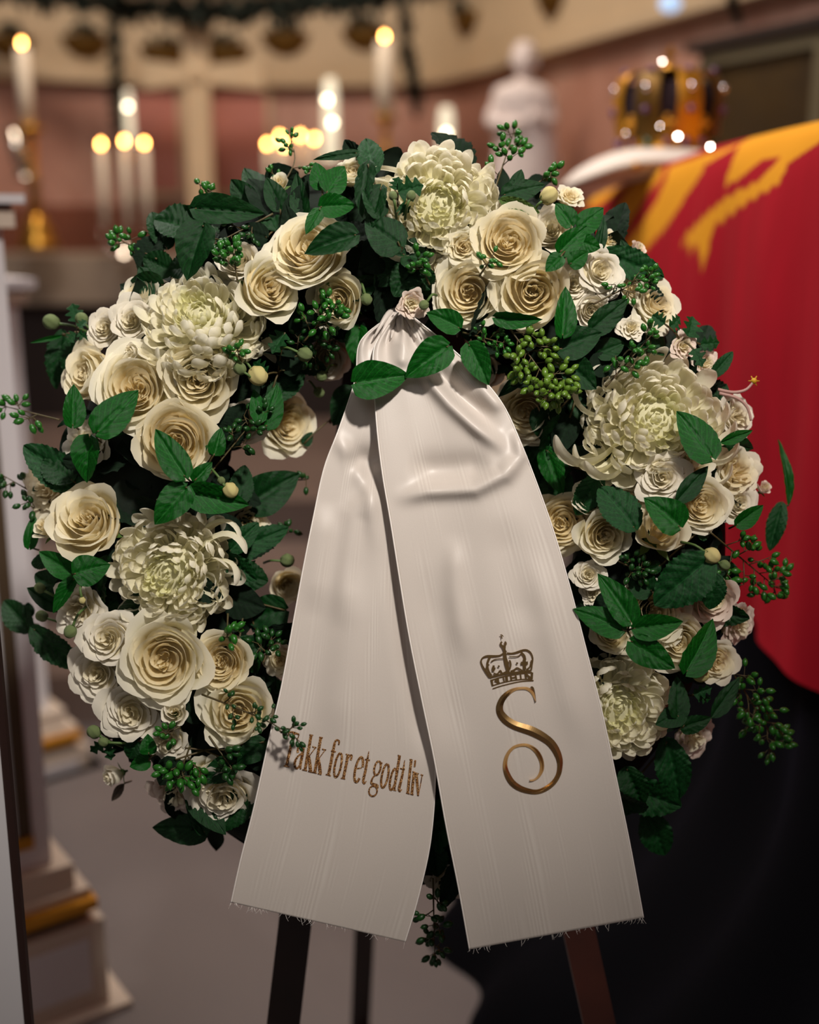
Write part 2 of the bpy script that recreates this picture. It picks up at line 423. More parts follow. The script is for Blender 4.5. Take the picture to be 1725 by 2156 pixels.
# framed dark panel on the right wall
Mf = wallframe(1615, 215); t = thing('framed_panel', 'large dark panel in a grey-green frame behind the crown', 'panel', Mf)
b = MB().box(-.26, .30, .01, .03, -.36, .14); b.build('panel', plain('dark_gold_panel', '#4a3710', .5, nscale=8, col2='#241a0c'), t)
fm = plain('frame_greygreen', '#6d6650', .5); dk = M['dark']
for bx in ((-.31, -.26, -.36, .19), (-.31, .34, .14, .19), (.29, .34, -.36, .14)):
    MB().box(bx[0], bx[1], 0, .06, bx[2], bx[3]).build('frame_bar', fm, t)
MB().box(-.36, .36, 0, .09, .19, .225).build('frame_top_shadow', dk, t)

# candles
def candle(px, ytop, ybot, Y, hwpx, label, lit='flame', holder=None, cat='candle', zfoot=None, mat='wax'):
    top = atY(px, ytop, Y); bot = atY(px, ybot, Y); r = hwpx*Y/FPX
    t = thing('lit_candle', label, cat, Matrix.Translation((top.x, Y, bot.z)))
    h = top.z-bot.z
    MB().lathe([(r*.98, 0), (r, h*.5), (r*.95, h-.004), (r*.6, h)], 16).build('wax_shaft', M[mat], t, True)
    MB().tube([(0, 0, h), (0, 0, h+.012)], .0012, 5).build('wick', M['dark'], t)
    fr = .0085
    MB().lathe([(.001, h+.004), (fr*.8, h+.012), (fr, h+.018), (fr*.6, h+.026), (.0006, h+.034)], 12).build('flame', M[lit], t, True)
    return bot
def candlestick(px, ytop, ybot, Y, label, wpx=30, mat='brass'):
    tp = atY(px, ytop, Y); bt = atY(px, ybot, Y); h = tp.z-bt.z; w_ = wpx*Y/FPX
    t = thing('candlestick', label, 'candlestick', Matrix.Translation((tp.x, Y, bt.z)))
    MB().lathe([(w_*1.35, 0), (w_*1.35, h*.06), (w_*1.0, h*.10), (w_*1.1, h*.16), (w_*.6, h*.26), (w_*.5, h*.30)], 20).build('foot', M[mat], t, True)
    MB().lathe([(w_*.3, h*.29), (w_*.42, h*.38), (w_*.28, h*.5), (w_*.5, h*.55), (w_*.25, h*.62), (w_*.3, h*.9), (w_*.35, h*.93)], 18).build('shaft', M[mat], t, True)
    MB().lathe([(w_*.35, h*.92), (w_*.9, h*.96), (w_*.92, h*.985), (w_*.5, h)], 20).build('drip_pan', M[mat], t, True)
candle(46, 100, 262, 5.4, 14, 'tall thick lit candle on the brass stick at far left')
candlestick(62, 263, 528, 5.4, 'tall golden candlestick on the altar at far left', 32)
candle(810, 86, 243, 5.4, 17, 'tall thick lit candle left of the marble statue')
candlestick(812, 244, 430, 5.4, 'tall brass candlestick rising behind the wreath top', 28)
for (x, y, lab) in ((213, 312, 'left of the three lit candles beyond the left garland'), (262, 306, 'middle of the three lit candles beyond the left garland'), (304, 310, 'right of the three lit candles beyond the left garland')):
    candle(x, y, 480, 5.5, 9, lab)
t0_ = atY(260, 470, 5.5); t = thing('candelabrum', 'slim silver candelabrum holding three lit candles', 'candelabrum', Matrix.Translation(atY(262, 545, 5.5)))
bz = atY(262, 540, 5.5)
for x in (213, 262, 304):
    a_ = atY(x, 481, 5.5)-bz; MB().tube(spline([(a_.x, 0, a_.z), (a_.x*.95, 0, a_.z-.05), (0, 0, a_.z-.12)], 8), .006, 6).build('arm', M['silver'], t, True)
MB().lathe([(.05, 0), (.045, .02), (.012, .04), (.012, atY(262, 500, 5.5).z-bz.z)], 16).build('stand', M['silver'], t, True)
GF = ['lowest left', 'tallest left', 'lower centre-left', 'tallest right', 'lower centre-right', 'outermost right']
for (x, y), g in zip(((563, 306), (590, 290), (599, 309), (633, 288), (637, 307), (662, 295)), GF):
    candle(x, y+6, 400, 5.6+.1*rnd.random(), 7, g + ' of six clustered candle flames over the wispy berry twig')
t = thing('candelabrum', 'slim silver candelabrum under the six clustered flames', 'candelabrum', Matrix.Translation(atY(612, 540, 5.75)))
bz = atY(612, 540, 5.75)
for x in (563, 590, 599, 633, 637, 662):
    a_ = atY(x, 401, 5.75)-bz; MB().tube(spline([(a_.x, 0, a_.z), (a_.x*.95, 0, a_.z-.06), (0, 0, a_.z-.14)], 8), .006, 6).build('arm', M['silver'], t, True)
MB().lathe([(.06, 0), (.05, .02), (.012, .05), (.012, a_.z-.12)], 16).build('stand', M['silver'], t, True)
def glow_tube(x, y0, y1, Y, glow_pts, label, r=15):  # glowing tube and balls added for white bright spots of unknown source
    a_ = atY(x, y0, Y); b_ = atY(x, y1, Y); r_ = r*Y/FPX
    t = thing('glowing_glass_tube', label, 'glow', Matrix.Translation((a_.x, Y, b_.z))); h = a_.z-b_.z
    MB().lathe([(r_, 0), (r_*1.05, h*.3), (r_, h*.8), (r_*.7, h)], 16).build('glass_tube', M['glassy'], t, True)
    MB().lathe([(r_*1.5, -.03), (r_*1.5, -.01), (r_, 0)], 16).build('base', M['silver'], t, True)
    for (bx, by) in glow_pts:
        q = atY(bx, by, Y-r_-.012); MB().ball(Vector((q.x, q.y, q.z))-Vector((a_.x, Y, b_.z)), .0105, 10).build('bulb', M['bulb'], t, True)
glow_tube(695, 165, 335, 5.6, [(689, 210), (700, 258)], 'glowing tall glass tube between the flames and the tall candle')
glow_tube(940, 225, 330, 5.6, [(940, 281)], 'short glowing glass tube with one bright white point')
glow_tube(269, 190, 300, 5.9, [(269, 224)], 'faint thin glass tube above the three left candles', 8)
def leaning(): pass
a_ = atY(22, 268, 5.2); b_ = atY(52, 372, 5.2)
t = thing('glass_vase', 'pale shining slanted glass vase at far left', 'vase', Matrix.Translation(b_))
MB().tube([(0, 0, 0), tuple((a_-b_)*.5), tuple(a_-b_)], [.026, .03, .034], 14).build('body', M['silver'], t, True)
MB().lathe([(.05, -.01), (.05, 0), (.02, .01)], 16).build('foot', M['silver'], t, True)

# marble statue of a robed figure
Ys = 5.3; S = Ys/FPX
base = atY(1100, 474, Ys)
t = thing('statue', 'white marble statue of a robed figure with bowed head', 'statue', Matrix.Translation((base.x, Ys, base.z)))
H = (470-75)*S*.89
prof = [(0, .235, 12, 0), (.1, .25, 12, 0), (.25, .255, 12, 4), (.4, .25, 11, 4), (.52, .245, 10, 2), (.62, .26, 10, 0), (.70, .275, 10, -4), (.76, .23, 9, -6), (.79, .12, 6, -4), (.81, .07, 5, -2), (.825, .065, 5, -2)]
V = []; F = []; n = 36
rows = spline([(z, w_, f, o_) for z, w_, f, o_ in prof], 44)
for k, (z, w_, f, o_) in enumerate(rows):
    for i in range(n):
        a = 2*pi*i/n; fold = 1+.07*sin(f*a+z*6)*(1 if z < .7 else .2)
        V.append((w_*H*(.76-.16*z)*cos(a)*fold+o_*S, w_*H*.42*sin(a)*fold, z*H))
for k in range(43):
    for i in range(n): F.append((k*n+i, k*n+(i+1) % n, (k+1)*n+(i+1) % n, (k+1)*n+i))
b = MB().add(V, F)
# arms folded across the robe, neck and head with face
b.tube(spline([(-.12*H, 0, .70*H), (-.19*H, -.05*H, .57*H), (-.02*H, -.13*H, .55*H)], 10), [.045*H-.0012*k*H for k in range(10)], 10)
b.tube(spline([(.115*H, 0, .70*H), (.14*H, -.05*H, .57*H), (.02*H, -.13*H, .60*H)], 10), [.045*H-.0012*k*H for k in range(10)], 10)
b.build('robed_body', M['marblew'], t, True)
hd = MB(); hc = Vector((-.01*H, -.03*H, .905*H))
def headfn(u, v):
    a = 2*pi*u; p = pi*v; r = .075*H
    x, y, z = sin(p)*cos(a), sin(p)*sin(a), cos(p)
    if y < 0:
        y *= 1.0+.12*exp(-((x/.16)**2))*exp(-((z+.05)/.25)**2)*2-.10*exp(-((abs(x)-.35)/.15)**2-((z-.12)/.12)**2)
    z2 = z*1.28; wz = 1-.18*max(0, -z)
    return (hc.x+x*r*.84*wz, hc.y+y*r, hc.z+z2*r)
V, F, UV = grid(28, 20, headfn); hd.add(V, F); hd.build('head', M['marblew'], t, True, )
hr = MB()
for k in range(70):
    a = rnd.uniform(0, 2*pi); z = rnd.uniform(-.3, 1)
    if sin(a) < -.35 and z < .6: continue
    q = sqrt(max(0, 1-z*z)); hr.ball((hc.x+q*cos(a)*.068*H, hc.y+q*sin(a)*.075*H+.004, hc.z+z*.092*H), .017*H, 6)
hr.build('curled_hair', M['marblew'], t, True)
t2 = MB().box(-.2, .2, -.16, .16, -.9, 0).build('pedestal', M['cream'], mat4=Matrix.Translation((base.x, Ys, base.z)))
t2.scale = (1, 1, (base.z)/.9 if base.z > 0 else 1)
tag(t2, 'cream stone pedestal beneath the robed marble statue', 'pedestal')

# ------------------------------------------------------------------ white and gilded pulpit posts at the left
class Face:
    """a vertical plane seen at two pixels with the same height; s along it, t behind it"""
    def __init__(s, A, YA, B):
        s.a = atY(A[0], A[1], YA); s.b = atZ(B[0], B[1], s.a.z)
        d = (s.b-s.a); d.z = 0; s.e = d.normalized(); s.n = Vector((-s.e.y, s.e.x, 0))
        s.O = Vector((s.a.x, s.a.y, 0))
        s.M = Matrix(((s.e.x, s.n.x, 0, s.O.x), (s.e.y, s.n.y, 0, s.O.y), (0, 0, 1, 0), (0, 0, 0, 1)))
    def sz(s, px, py):
        r = ray(px, py); k = (s.O-CAM).dot(s.n)/r.dot(s.n); p = CAM+r*k; return (p-s.O).dot(s.e), p.z
def post(fc, shaft, capy, goldy, plinth, label, shifted=(0, 0), depth=.30, s0=-.35, panel=None):
    t = thing('altar_rail_post', label, 'post', fc.M)
    ss, z1 = fc.sz(*shaft); _, zcap = fc.sz(*capy[0]); sc_, _ = fc.sz(*capy[1]); _, zcap2 = fc.sz(capy[0][0], capy[0][1]+20)
    _, zg = fc.sz(*goldy[0]); sg, _ = fc.sz(*goldy[0]); _, zg2 = fc.sz(goldy[0][0], goldy[0][1]+goldy[1])
    sp, _ = fc.sz(*plinth[0]); _, zp = fc.sz(*plinth[1])
    MB().box(s0, ss, .05, depth, zg, zcap-.03).build('shaft', M['white'], t)
    MB().box(s0, sc_, .0, depth+.03, zcap2, zcap).build('cap', M['white'], t, label='white cap slab above a painted shade strip')
    MB().box(s0, (sc_+ss)/2, .02, depth+.01, zcap2-.035, zcap2-.008).build('cap_moulding', M['whitew'], t)
    MB().box(s0, ss+.01, .03, depth+.01, zcap2-.008, zcap2).build('cap_shade', M['dark'], t)  # dark strip that paints the shade under the cap
    MB().box(s0, (sg+ss)/2, .02, depth+.02, zg+.012, zg+.06).build('base_moulding', M['whitew'], t)
    MB().box(s0, sg-.005, .008, depth+.02, zg, zg+.014).build('cream_step', M['whitew'], t)
    g = MB(); g.box(s0, sg, -.012, depth+.03, zg2+.001, zg); g.build('gilt_moulding', M['gold'], t, label='gilded moulding')
    MB().box(s0, sg-.012, .01, depth+.02, zg2-.022, zg2).build('under_moulding', M['panelb'], t)
    MB().box(s0, sp, -.01, depth+.04, zp, zg2-.022).build('plinth', M['whitew'], t)
    MB().box(s0, sp-.03, -.013, -.01, zp+.03, zg2-.05).build('plinth_panel', M['white'], t)
    MB().box(s0, sp+.03, -.04, depth+.06, max(0, zp-.10), zp).build('foot', M['whitew'], t)
    if max(0, zp-.10) > 0: MB().box(s0, sp+.03, -.04, depth+.06, 0, max(0, zp-.10)).build('foot_block', M['whitew'], t)
    if panel:
        xa, xb, yb, z_t = panel; pa, z_b = fc.sz(xa, yb); pb, z_b = fc.sz(xb, yb)
        MB().box(pa, pb, .043, .05, z_b, z_t).build('recessed_panel', M['panelb'], t, label='dark brown recessed strip')
        MB().box(pa-.08, pb, .035, .05, z_b-.006, z_b+.003).build('gilt_sill', M['gold'], t, label='gilded sill')
        MB().box(pa-.08, pb, .035, .05, z_b-.016, z_b-.010).build('gilt_sill', M['gold'], t, label='gilded sill')
    return t
f1 = Face((60, 1935), 1.78, (200, 1888))
post(f1, (128, 1800), ((20, 408), (52, 415)), ((200, 1885), 22), ((218, 1980), (150, 2125)), 'white post with gilded base at the left edge, nearer and taller', panel=(58, 86, 1785, 1.30))
f2 = Face((110, 1556), 2.75, (168, 1540))
post(f2, (112, 1400), ((40, 588), (76, 592)), ((170, 1538), 16), ((186, 1600), (150, 1668)), 'white post with gilded ring, the farther one behind the first', depth=.3)
f0a = atY(75, 2156, 1.05)
t = thing('white_panel', 'white upright panel with dark brown edge at the lower left corner', 'panel', Matrix.Translation((f0a.x, 1.05, 0)))
MB().box(-.4, -.012, 0, .012, 0, 1.15).build('board', M['white'], t)
MB().box(-.012, -.005, .002, .010, 0, 1.15).build('edge_strip', plain('brown_edge', '#2c1813', .5), t)

# ------------------------------------------------------------------ coffin under the standard, cushion, crown, velvet
def inpoly(x, y, P):
    c = False; j = len(P)-1
    for i in range(len(P)):
        if (P[i][1] > y) != (P[j][1] > y) and x < (P[j][0]-P[i][0])*(y-P[i][1])/(P[j][1]-P[i][1])+P[i][0]: c = not c
        j = i
    return c
LION = [[(1560, 300), (1640, 262), (1740, 235), (1790, 215), (1790, 250), (1725, 300), (1660, 345), (1640, 385), (1560, 435), (1500, 480), (1490, 540), (1480, 560), (1465, 510), (1455, 530), (1445, 505), (1425, 530), (1445, 495), (1500, 440), (1530, 415), (1600, 380), (1650, 325), (1600, 340), (1545, 385), (1528, 390), (1535, 360), (1550, 320)],
        [(1410, 352), (1495, 322), (1480, 362), (1450, 405), (1420, 452), (1390, 492), (1345, 540), (1305, 530), (1345, 480), (1382, 425), (1395, 395)],
        [(1400, 352), (1345, 368), (1322, 400), (1292, 450), (1262, 510), (1298, 520), (1330, 462), (1365, 408), (1392, 375)],
        [(1240, 415), (1300, 385), (1340, 370), (1330, 385), (1290, 410), (1262, 430), (1235, 440)],
        [(1470, 335), (1560, 300), (1540, 315), (1480, 350)]]
def cofx(Y): return .575 - (Y-1.3)*.085
CPROF = spline([(.60, .03), (.30, .022), (.10, .012), (.03, 0), (.0, -.03), (-.012, -.10), (-.018, -.25), (-.014, -.42), (-.005, -.58), (.0, -.752)], 110)
def coffin_fn(u, v):
    Y = .95+u*2.05
    tp = 1.468 + .012*sin(u*5) - .05*max(0, (u-.62)/.38)**1.5
    x0 = cofx(Y)
    q = CPROF[min(109, int(round(v*109)))]
    w_ = max(0, (v-.35))/.65
    fold = w_*(.012*sin(u*26+v*5)+.010*sin(u*43-v*7+1)+.006*sin(u*80+v*3))+.004*noise.noise(Vector((u*9, v*6, 3)))
    zz = tp+q[1]+.006*sin(u*17)*(w_ if v > .9 else 0)
    return (x0+q[0]-fold, Y, zz)
V, F, UV = grid(280, 110, coffin_fn)
me = mesh('flag_cloth', V, F, None, UV, flip=False)
ca = me.color_attributes.new('design', 'FLOAT_COLOR', 'POINT')
for i, v in enumerate(V):
    p = Vector(v)-CAM; dz = p.dot(DZ); X = 862.5+p.dot(RX)/dz*FPX; Y = 1078-p.dot(UY)/dz*FPX
    j = i // 280
    yel = (j > 22 and any(inpoly(X, Y, q) for q in LION)) or (j <= 22 and (i % 280) % 86 < 44)
    ca.data[i].color = (1, 1, 1, 1) if yel else (0, 0, 0, 1)
fm = NT('standard_cloth'); at_ = fm.n('ShaderNodeAttribute', attribute_name='design')
wv = fm.noise(5, 4, 'Object', (1, 6, 1))
red = fm.mix(wv, '#b00c24', '#960a1c'); gold_ = '#e09a22'
fm.set(Base_Color=fm.mix(at_.outputs[0], red, gold_), Roughness=.85); fm.b.inputs['Specular IOR Level'].default_value = .2
fm.bump(fm.noise(700, 1), .15, .0006)
me.materials.append(fm.m)
t = thing('draped_coffin', 'long coffin covered by a crimson cloth with golden yellow shapes', 'coffin', Matrix.Identity(4))
MB().add([(cofx(1.0)+.04, 1.0, .80), (cofx(1.0)+.60, 1.0, .80), (cofx(2.9)+.55, 2.9, .80), (cofx(2.9)+.04, 2.9, .80),
          (cofx(1.0)+.07, 1.0, 1.44), (cofx(1.0)+.60, 1.0, 1.46), (cofx(2.9)+.55, 2.9, 1.36), (cofx(2.9)+.07, 2.9, 1.36)],
         [(3, 2, 1, 0), (4, 5, 6, 7), (0, 1, 5, 4), (1, 2, 6, 5), (2, 3, 7, 6), (3, 0, 4, 7)]).build('coffin', M['wood'], t)
obj('standard', me, t, label='crimson cloth with golden yellow shapes')
# velvet skirt of the bier
vm = NT('navy_velvet'); vm.set(Base_Color='#030306', Roughness=.95); vm.b.inputs['Sheen Weight'].default_value = .04; vm.b.inputs['Sheen Tint'].default_value = srgb('#2c2470'); vm.b.inputs['Specular IOR Level'].default_value = .1
def skirt(u, v):
    Y = .95+u*2.1
    q = spline([(.02, .76), (.03, .62), (.0, .45), (-.10, .28), (-.26, .15), (-.40, .06), (-.445, .006)], 40)[min(39, int(round(v*39)))]
    near = max(0, (1.95-Y)/1.0)
    x = cofx(Y)+q[0]*(1-.55*near*(1 if v > .4 else v/.4))-(.014+.02*v)*sin(u*46+3*v)-.02*v*noise.noise(Vector((u*6, v*3, 1)))
    return (x, Y, q[1]+.015*v*(1-v)*4*noise.noise(Vector((u*8, v*4, 5))))
o = surface('velvet_drape', skirt, 130, 40, vm.m); tag(o, 'black navy velvet drape pooling from the coffin to the floor', 'drape')
MB().box(.72, 1.15, 1.15, 2.9, 0, .79).build('support_block', M['dark'], o)
# ermine cushion
Yk = 2.6; cl = atY(1212, 395, Yk-.1); cr = atY(1505, 330, Yk)
def cushion(u, v):
    a = 2*pi*u; p = pi*v; sx, sy, sz = cos(a)*sin(p), sin(a)*sin(p), cos(p)
    f = lambda q, e: (abs(q)**e)*(1 if q > 0 else -1)
    x, y, z = .165*f(sx, .75), .17*f(sy, .75), .033*sz
    z -= .9*max(0, -x-.02)**1.6
    return (x, y, z+.002*noise.noise(Vector((x*30, y*30, z*30))))
V, F, UV = grid(44, 22, cushion); me = mesh('cushion', V, F, NT('cushion_white').set(Base_Color='#eadfd6', Roughness=.9).m, UV, flip=True)
ck = atY(1358, 348, Yk)
t = thing('cushion', 'flat white cushion drooping over the coffin end under the crown', 'cushion', Matrix.Translation((ck.x, Yk, ck.z)))
obj('pad', me, t)
MB().tube([cushion(k/40, .5) for k in range(41)], .006, 6).build('piping', plain('piping', '#d8ccbe', .7), t, True)
for k in (-1, 1):
    b = MB().ball((.10*k+.05, -.172, -.008), .008, 8); b.build('tassel', M['gold'], t, True, label='gold tassel')
# crown
Yk2 = 2.6; kc = atY(1402, 322, Yk2); S = Yk2/FPX
t = thing('crown', 'golden jewelled crown with dark velvet lining on the white cushion', 'crown', Matrix.Translation((kc.x, Yk2, kc.z)) @ Matrix.Scale(2.6/2.2, 4))
KS = 2.6/2.2; S = 2.2/FPX; Rk = 93*S; Hk = 20*S
MB().lathe([(Rk, 0), (Rk*1.03, .004), (Rk, .008), (Rk*.99, .02), (Rk*1.02, .024), (Rk*1.0, .028), (Rk*.95, .028), (Rk*.95, 0)], 48).build('circlet', M['gold'], t, True)
velv = plain('purple_velvet', '#220c18', .9)
MB().lathe([(Rk*.93, .01), (Rk*1.02, .05), (Rk*1.04, .085), (Rk*.9, .112), (Rk*.5, .118), (Rk*.05, .105)], 40).build('velvet_cap', velv, t, True)
jew = plain('amethyst', '#5a2c64', .1, 0, .8); jg = plain('emerald', '#0f4c2c', .1, 0, .8); dia = plain('mirror_gem', '#f4f0f8', .05, 1.)
for k in range(8):
    a = 2*pi*k/8+.2; ca_, sa_ = cos(a), sin(a)
    arch = spline([(Rk*1.0, .02), (Rk*1.10, .055), (Rk*1.14, .09), (Rk*1.0, .125), (Rk*.6, .135), (Rk*.15, .118)], 16)
    V = []; F = []
    for i, (r, z) in enumerate(arch):
        w_ = .024-.006*i/15
        for (dw, dr) in ((-w_, 0), (-w_*.5, .005), (w_*.5, .005), (w_, 0)):
            V.append(((r+dr)*ca_-dw*sa_, (r+dr)*sa_+dw*ca_, z))
    for i in range(15):
        for j in range(3): F.append((i*4+j, i*4+j+1, i*4+5+j, i*4+4+j))
    o = obj('arch', mesh('arch', V, F, M['gold'] if k % 2 == 0 else M['goldd']), t)
    for i in (4, 7, 10): 
        r, z = arch[i]; MB().ball(((r+.008)*ca_, (r+.008)*sa_, z), .007, 8).build('gem', jew if i != 7 else dia, o, True)
    b = MB()
    for (dx, dz, rr) in ((0, .0, .007), (-.010, .0, .006), (.010, 0, .006), (0, .010, .006), (0, -.008, .006)):
        a2 = a+pi/8; b.ball((Rk*1.04*cos(a2)-dx*sin(a2), Rk*1.04*sin(a2)+dx*cos(a2), .045+dz), rr, 8)
    b.build('cross_finial', M['gold'], t, True)
    for q in (0, .39):
        MB().ball((Rk*1.03*cos(a+q), Rk*1.03*sin(a+q), .015), .007 if q else .0085, 8).build('gem', jg if (q == 0 and k % 2) else jew, t, True)
MB().ball((0, 0, .135), .016, 14).build('orb', M['gold'], t, True)
MB().box(-.003, .003, -.003, .003, .15, .178).box(-.010, .010, -.003, .003, .160, .167).build('top_cross', M['gold'], t)
LP = Vector((-.6, .6, 3.6))
def sparkle(px, py, Yq, rr, parent, orig, nm='mirror_gem', lightpos=LP, ik=1.):  # tiny mirrors turned to throw the lamp's glint at the camera
    p = atY(px, py, Yq); h = ((lightpos-p).normalized()+(CAM-p).normalized()).normalized()
    q = h.to_track_quat('Z', 'Y').to_matrix().to_4x4(); Mx = Matrix.Scale(ik, 4) @ Matrix.Translation(p-orig) @ q
    MB().lathe([(rr*.3, -rr), (rr, -rr*.3), (rr*.9, 0.0)], 8).build(nm, dia, parent, False, mat4=Mx)
og = Vector((kc.x, Yk2, kc.z))
for (x, y, yy, r) in ((1395, 129, 2.2, .0017), (1376, 177, 2.19, .0011), (1410, 188, 2.19, .0011), (1428, 287, 2.08, .0026), (1390, 265, 2.08, .001), (1318, 280, 2.12, .0007), (1482, 262, 2.12, .001)):
    sparkle(x, y, yy+.4, r*1.2, t, og, ik=2.2/2.6)
og = Vector((ck.x, Yk, ck.z))
sparkle(1496, 309, 2.42, .0028, bpy.data.objects['cushion'], og, 'mirror_gem')  # glint mirror added at the cushion's right end

# easel
t = thing('easel', 'dark wooden three-legged easel standing behind the wreath', 'easel', Matrix.Translation(at(835, 400, -.07)))
og = at(835, 400, -.07)
def leg(p0, p1, w_, th, mat, lab=None):
    d = (p1-p0).normalized(); s = d.cross(Vector((0, -1, .25)).normalized()).normalized(); n = s.cross(d).normalized()
    V = [p+s*a*w_/2+n*b*th/2 for p in (p0, p1) for a, b in ((-1, -1), (1, -1), (1, 1), (-1, 1))]
    MB().add([v-og for v in V], [(3, 2, 1, 0), (4, 5, 6, 7), (0, 1, 5, 4), (1, 2, 6, 5), (2, 3, 7, 6), (3, 0, 4, 7)]).build('leg', mat, t, label=lab)
def tofloor(p0, p1): return p0+(p1-p0)*(p0.z/(p0.z-p1.z))
a_, b_ = at(800, 420, -.07), at(597, 2156, -.045); leg(a_, tofloor(a_, b_), .035, .022, M['wood'])
a_, b_ = at(880, 420, -.07), at(1262, 2156, -.045); leg(a_, tofloor(a_, b_), .034, .022, M['woodlit'], 'front leg in lit reddish brown')
a_ = at(835, 420, -.08); b_ = atZ(759, 2400, 0.) ; leg(a_, Vector((atY(759, 2180, 1.78).x, 1.78, 0)), .032, .02, M['wood'])
MB().add([v-og for v in [at(660, 1500, -.06), at(1060, 1500, -.06), at(1070, 1545, -.06), at(655, 1545, -.06), at(660, 1500, -.08), at(1060, 1500, -.08), at(1070, 1545, -.08), at(655, 1545, -.08)]],
         [(0, 1, 2, 3), (7, 6, 5, 4), (0, 4, 5, 1), (1, 5, 6, 2), (2, 6, 7, 3), (3, 7, 4, 0)]).build('crossbar', M['wood'], t)
# ------------------------------------------------------------------ ribbon
def segdist(x, y, P):
    best = 1e9; m = len(P)-1; bt = 0
    for i, ((x0, y0), (x1, y1)) in enumerate(zip(P, P[1:])):
        dx, dy = x1-x0, y1-y0; t = max(0, min(1, ((x-x0)*dx+(y-y0)*dy)/(dx*dx+dy*dy+1e-9)))
        d = (x-x0-t*dx)**2+(y-y0-t*dy)**2
        if d < best: best = d; bt = (i+t)/m
    e = min(1, min(bt, 1-bt)/.30); return best, e*e*(3-2*e)
def tail_surface(rowsL, rowsR, dep, creases, pleat, nu=70, nv=190):
    L = spline(rowsL, nv); R = spline(rowsR, nv); D = spline([(d,) for d in dep], nv)
    C = [(P, a, s, min(p[0] for p in P)-3*s, max(p[0] for p in P)+3*s, min(p[1] for p in P)-3*s, max(p[1] for p in P)+3*s) for P, a, s in creases]
    def fn(u, v):
        j = min(nv-1, int(round(v*(nv-1)))); x = L[j][0]+(R[j][0]-L[j][0])*u; y = L[j][1]+(R[j][1]-L[j][1])*u
        d = D[j][0]
        for P, a, s, xa, xb, ya, yb in C:
            if xa < x < xb and ya < y < yb: q = segdist(x, y, P); d += a*q[1]*exp(-q[0]/(2*s*s))
        k = max(0, 1-v/pleat)
        d += k*(.006*sin(u*17+1)+.004*sin(u*31)) if v < pleat else 0
        d += .0022*sin(u*9+v*4)*min(1, v*3)*(1-.5*v)+.0015*noise.noise(Vector((u*4, v*5, rowsL[0][0]*.01)))
        return at(x, y, d)
    return fn, nu, nv
rb = NT('moire_ribbon')
_w = rb.noise(3.5, 4, 'UV', (2.2, 1.3, 1)); tc = rb.n('ShaderNodeTexCoord')
wvn = rb.n('ShaderNodeTexWave', wave_type='BANDS', bands_direction='X', wave_profile='SIN')
mp = rb.n('ShaderNodeMapping'); mp.inputs['Scale'].default_value = (1.0, .18, 1); rb.l(tc.outputs['UV'], mp.inputs[0]); rb.l(mp.outputs[0], wvn.inputs['Vector'])
wvn.inputs['Scale'].default_value = 13; wvn.inputs['Distortion'].default_value = 11; wvn.inputs['Detail'].default_value = 2; wvn.inputs['Detail Scale'].default_value = .6
mk = rb.ramp(_w, [(.50, (0, 0, 0, 1)), (.66, (1, 1, 1, 1))])
mw = rb.mix(mk, (.35, .35, .35, 1), wvn.outputs[0])
c = rb.mix(mw, '#cfc4bb', '#ddd4cb')
wea = rb.noise(1.0, 1, 'UV', (160, 420, 1))
c = rb.mix(wea, rb.mix(1.0, c, (.93, .93, .93, 1), 'MULTIPLY'), c)
rb.set(Base_Color=c, Roughness=.42); rb.b.inputs['Specular IOR Level'].default_value = .45; rb.b.inputs['Sheen Weight'].default_value = .15
rb.bump(wea, .12, .0003); rb.translucent(.10, c)
M['ribbon'] = rb.m; M['selv'] = plain('ribbon_selvage', '#efe8e2', .5)
kn = at(838, 655, .085)
T = thing('ribbon', 'wide white moiré ribbon, two long tails gathered at the wreath top', 'ribbon', Matrix.Translation(kn))
KI = Matrix.Translation(-kn)
def loc(me): me.transform(KI); return me
Lt_L = [(828, 662), (760, 718), (748, 800), (715, 900), (683, 985), (660, 1090), (638, 1200), (616, 1320), (592, 1450), (566, 1560), (535, 1700), (507, 1810), (487, 1900)]
Lt_R = [(845, 662), (880, 720), (885, 800), (880, 900), (875, 1000), (878, 1100), (882, 1200), (890, 1320), (902, 1450), (917, 1600), (908, 1760), (882, 1885), (853, 1983)]
Rt_L = [(838, 658), (790, 728), (788, 800), (794, 900), (806, 1000), (823, 1100), (842, 1220), (862, 1340), (888, 1470), (915, 1600), (940, 1740), (966, 1870), (989, 1999)]
Rt_R = [(858, 658), (935, 720), (1000, 780), (1058, 850), (1098, 935), (1135, 1030), (1168, 1125), (1200, 1235), (1235, 1370), (1268, 1500), (1298, 1640), (1327, 1780), (1355, 1932)]
cl_ = [([(850, 945), (780, 968), (720, 972)], -.011, 18), ([(850, 1020), (800, 1010), (750, 990)], -.006, 22), ([(690, 900), (740, 960), (780, 1040), (790, 1180)], .005, 12), ([(800, 1020), (745, 1085), (725, 1230), (715, 1330)], .005, 18), ([(820, 1100), (860, 1400), (905, 1620)], -.006, 14),
       ([(690, 1050), (660, 1300)], .004, 20), ([(760, 1180), (700, 1600)], .004, 30), ([(775, 700), (770, 820)], .006, 10)]
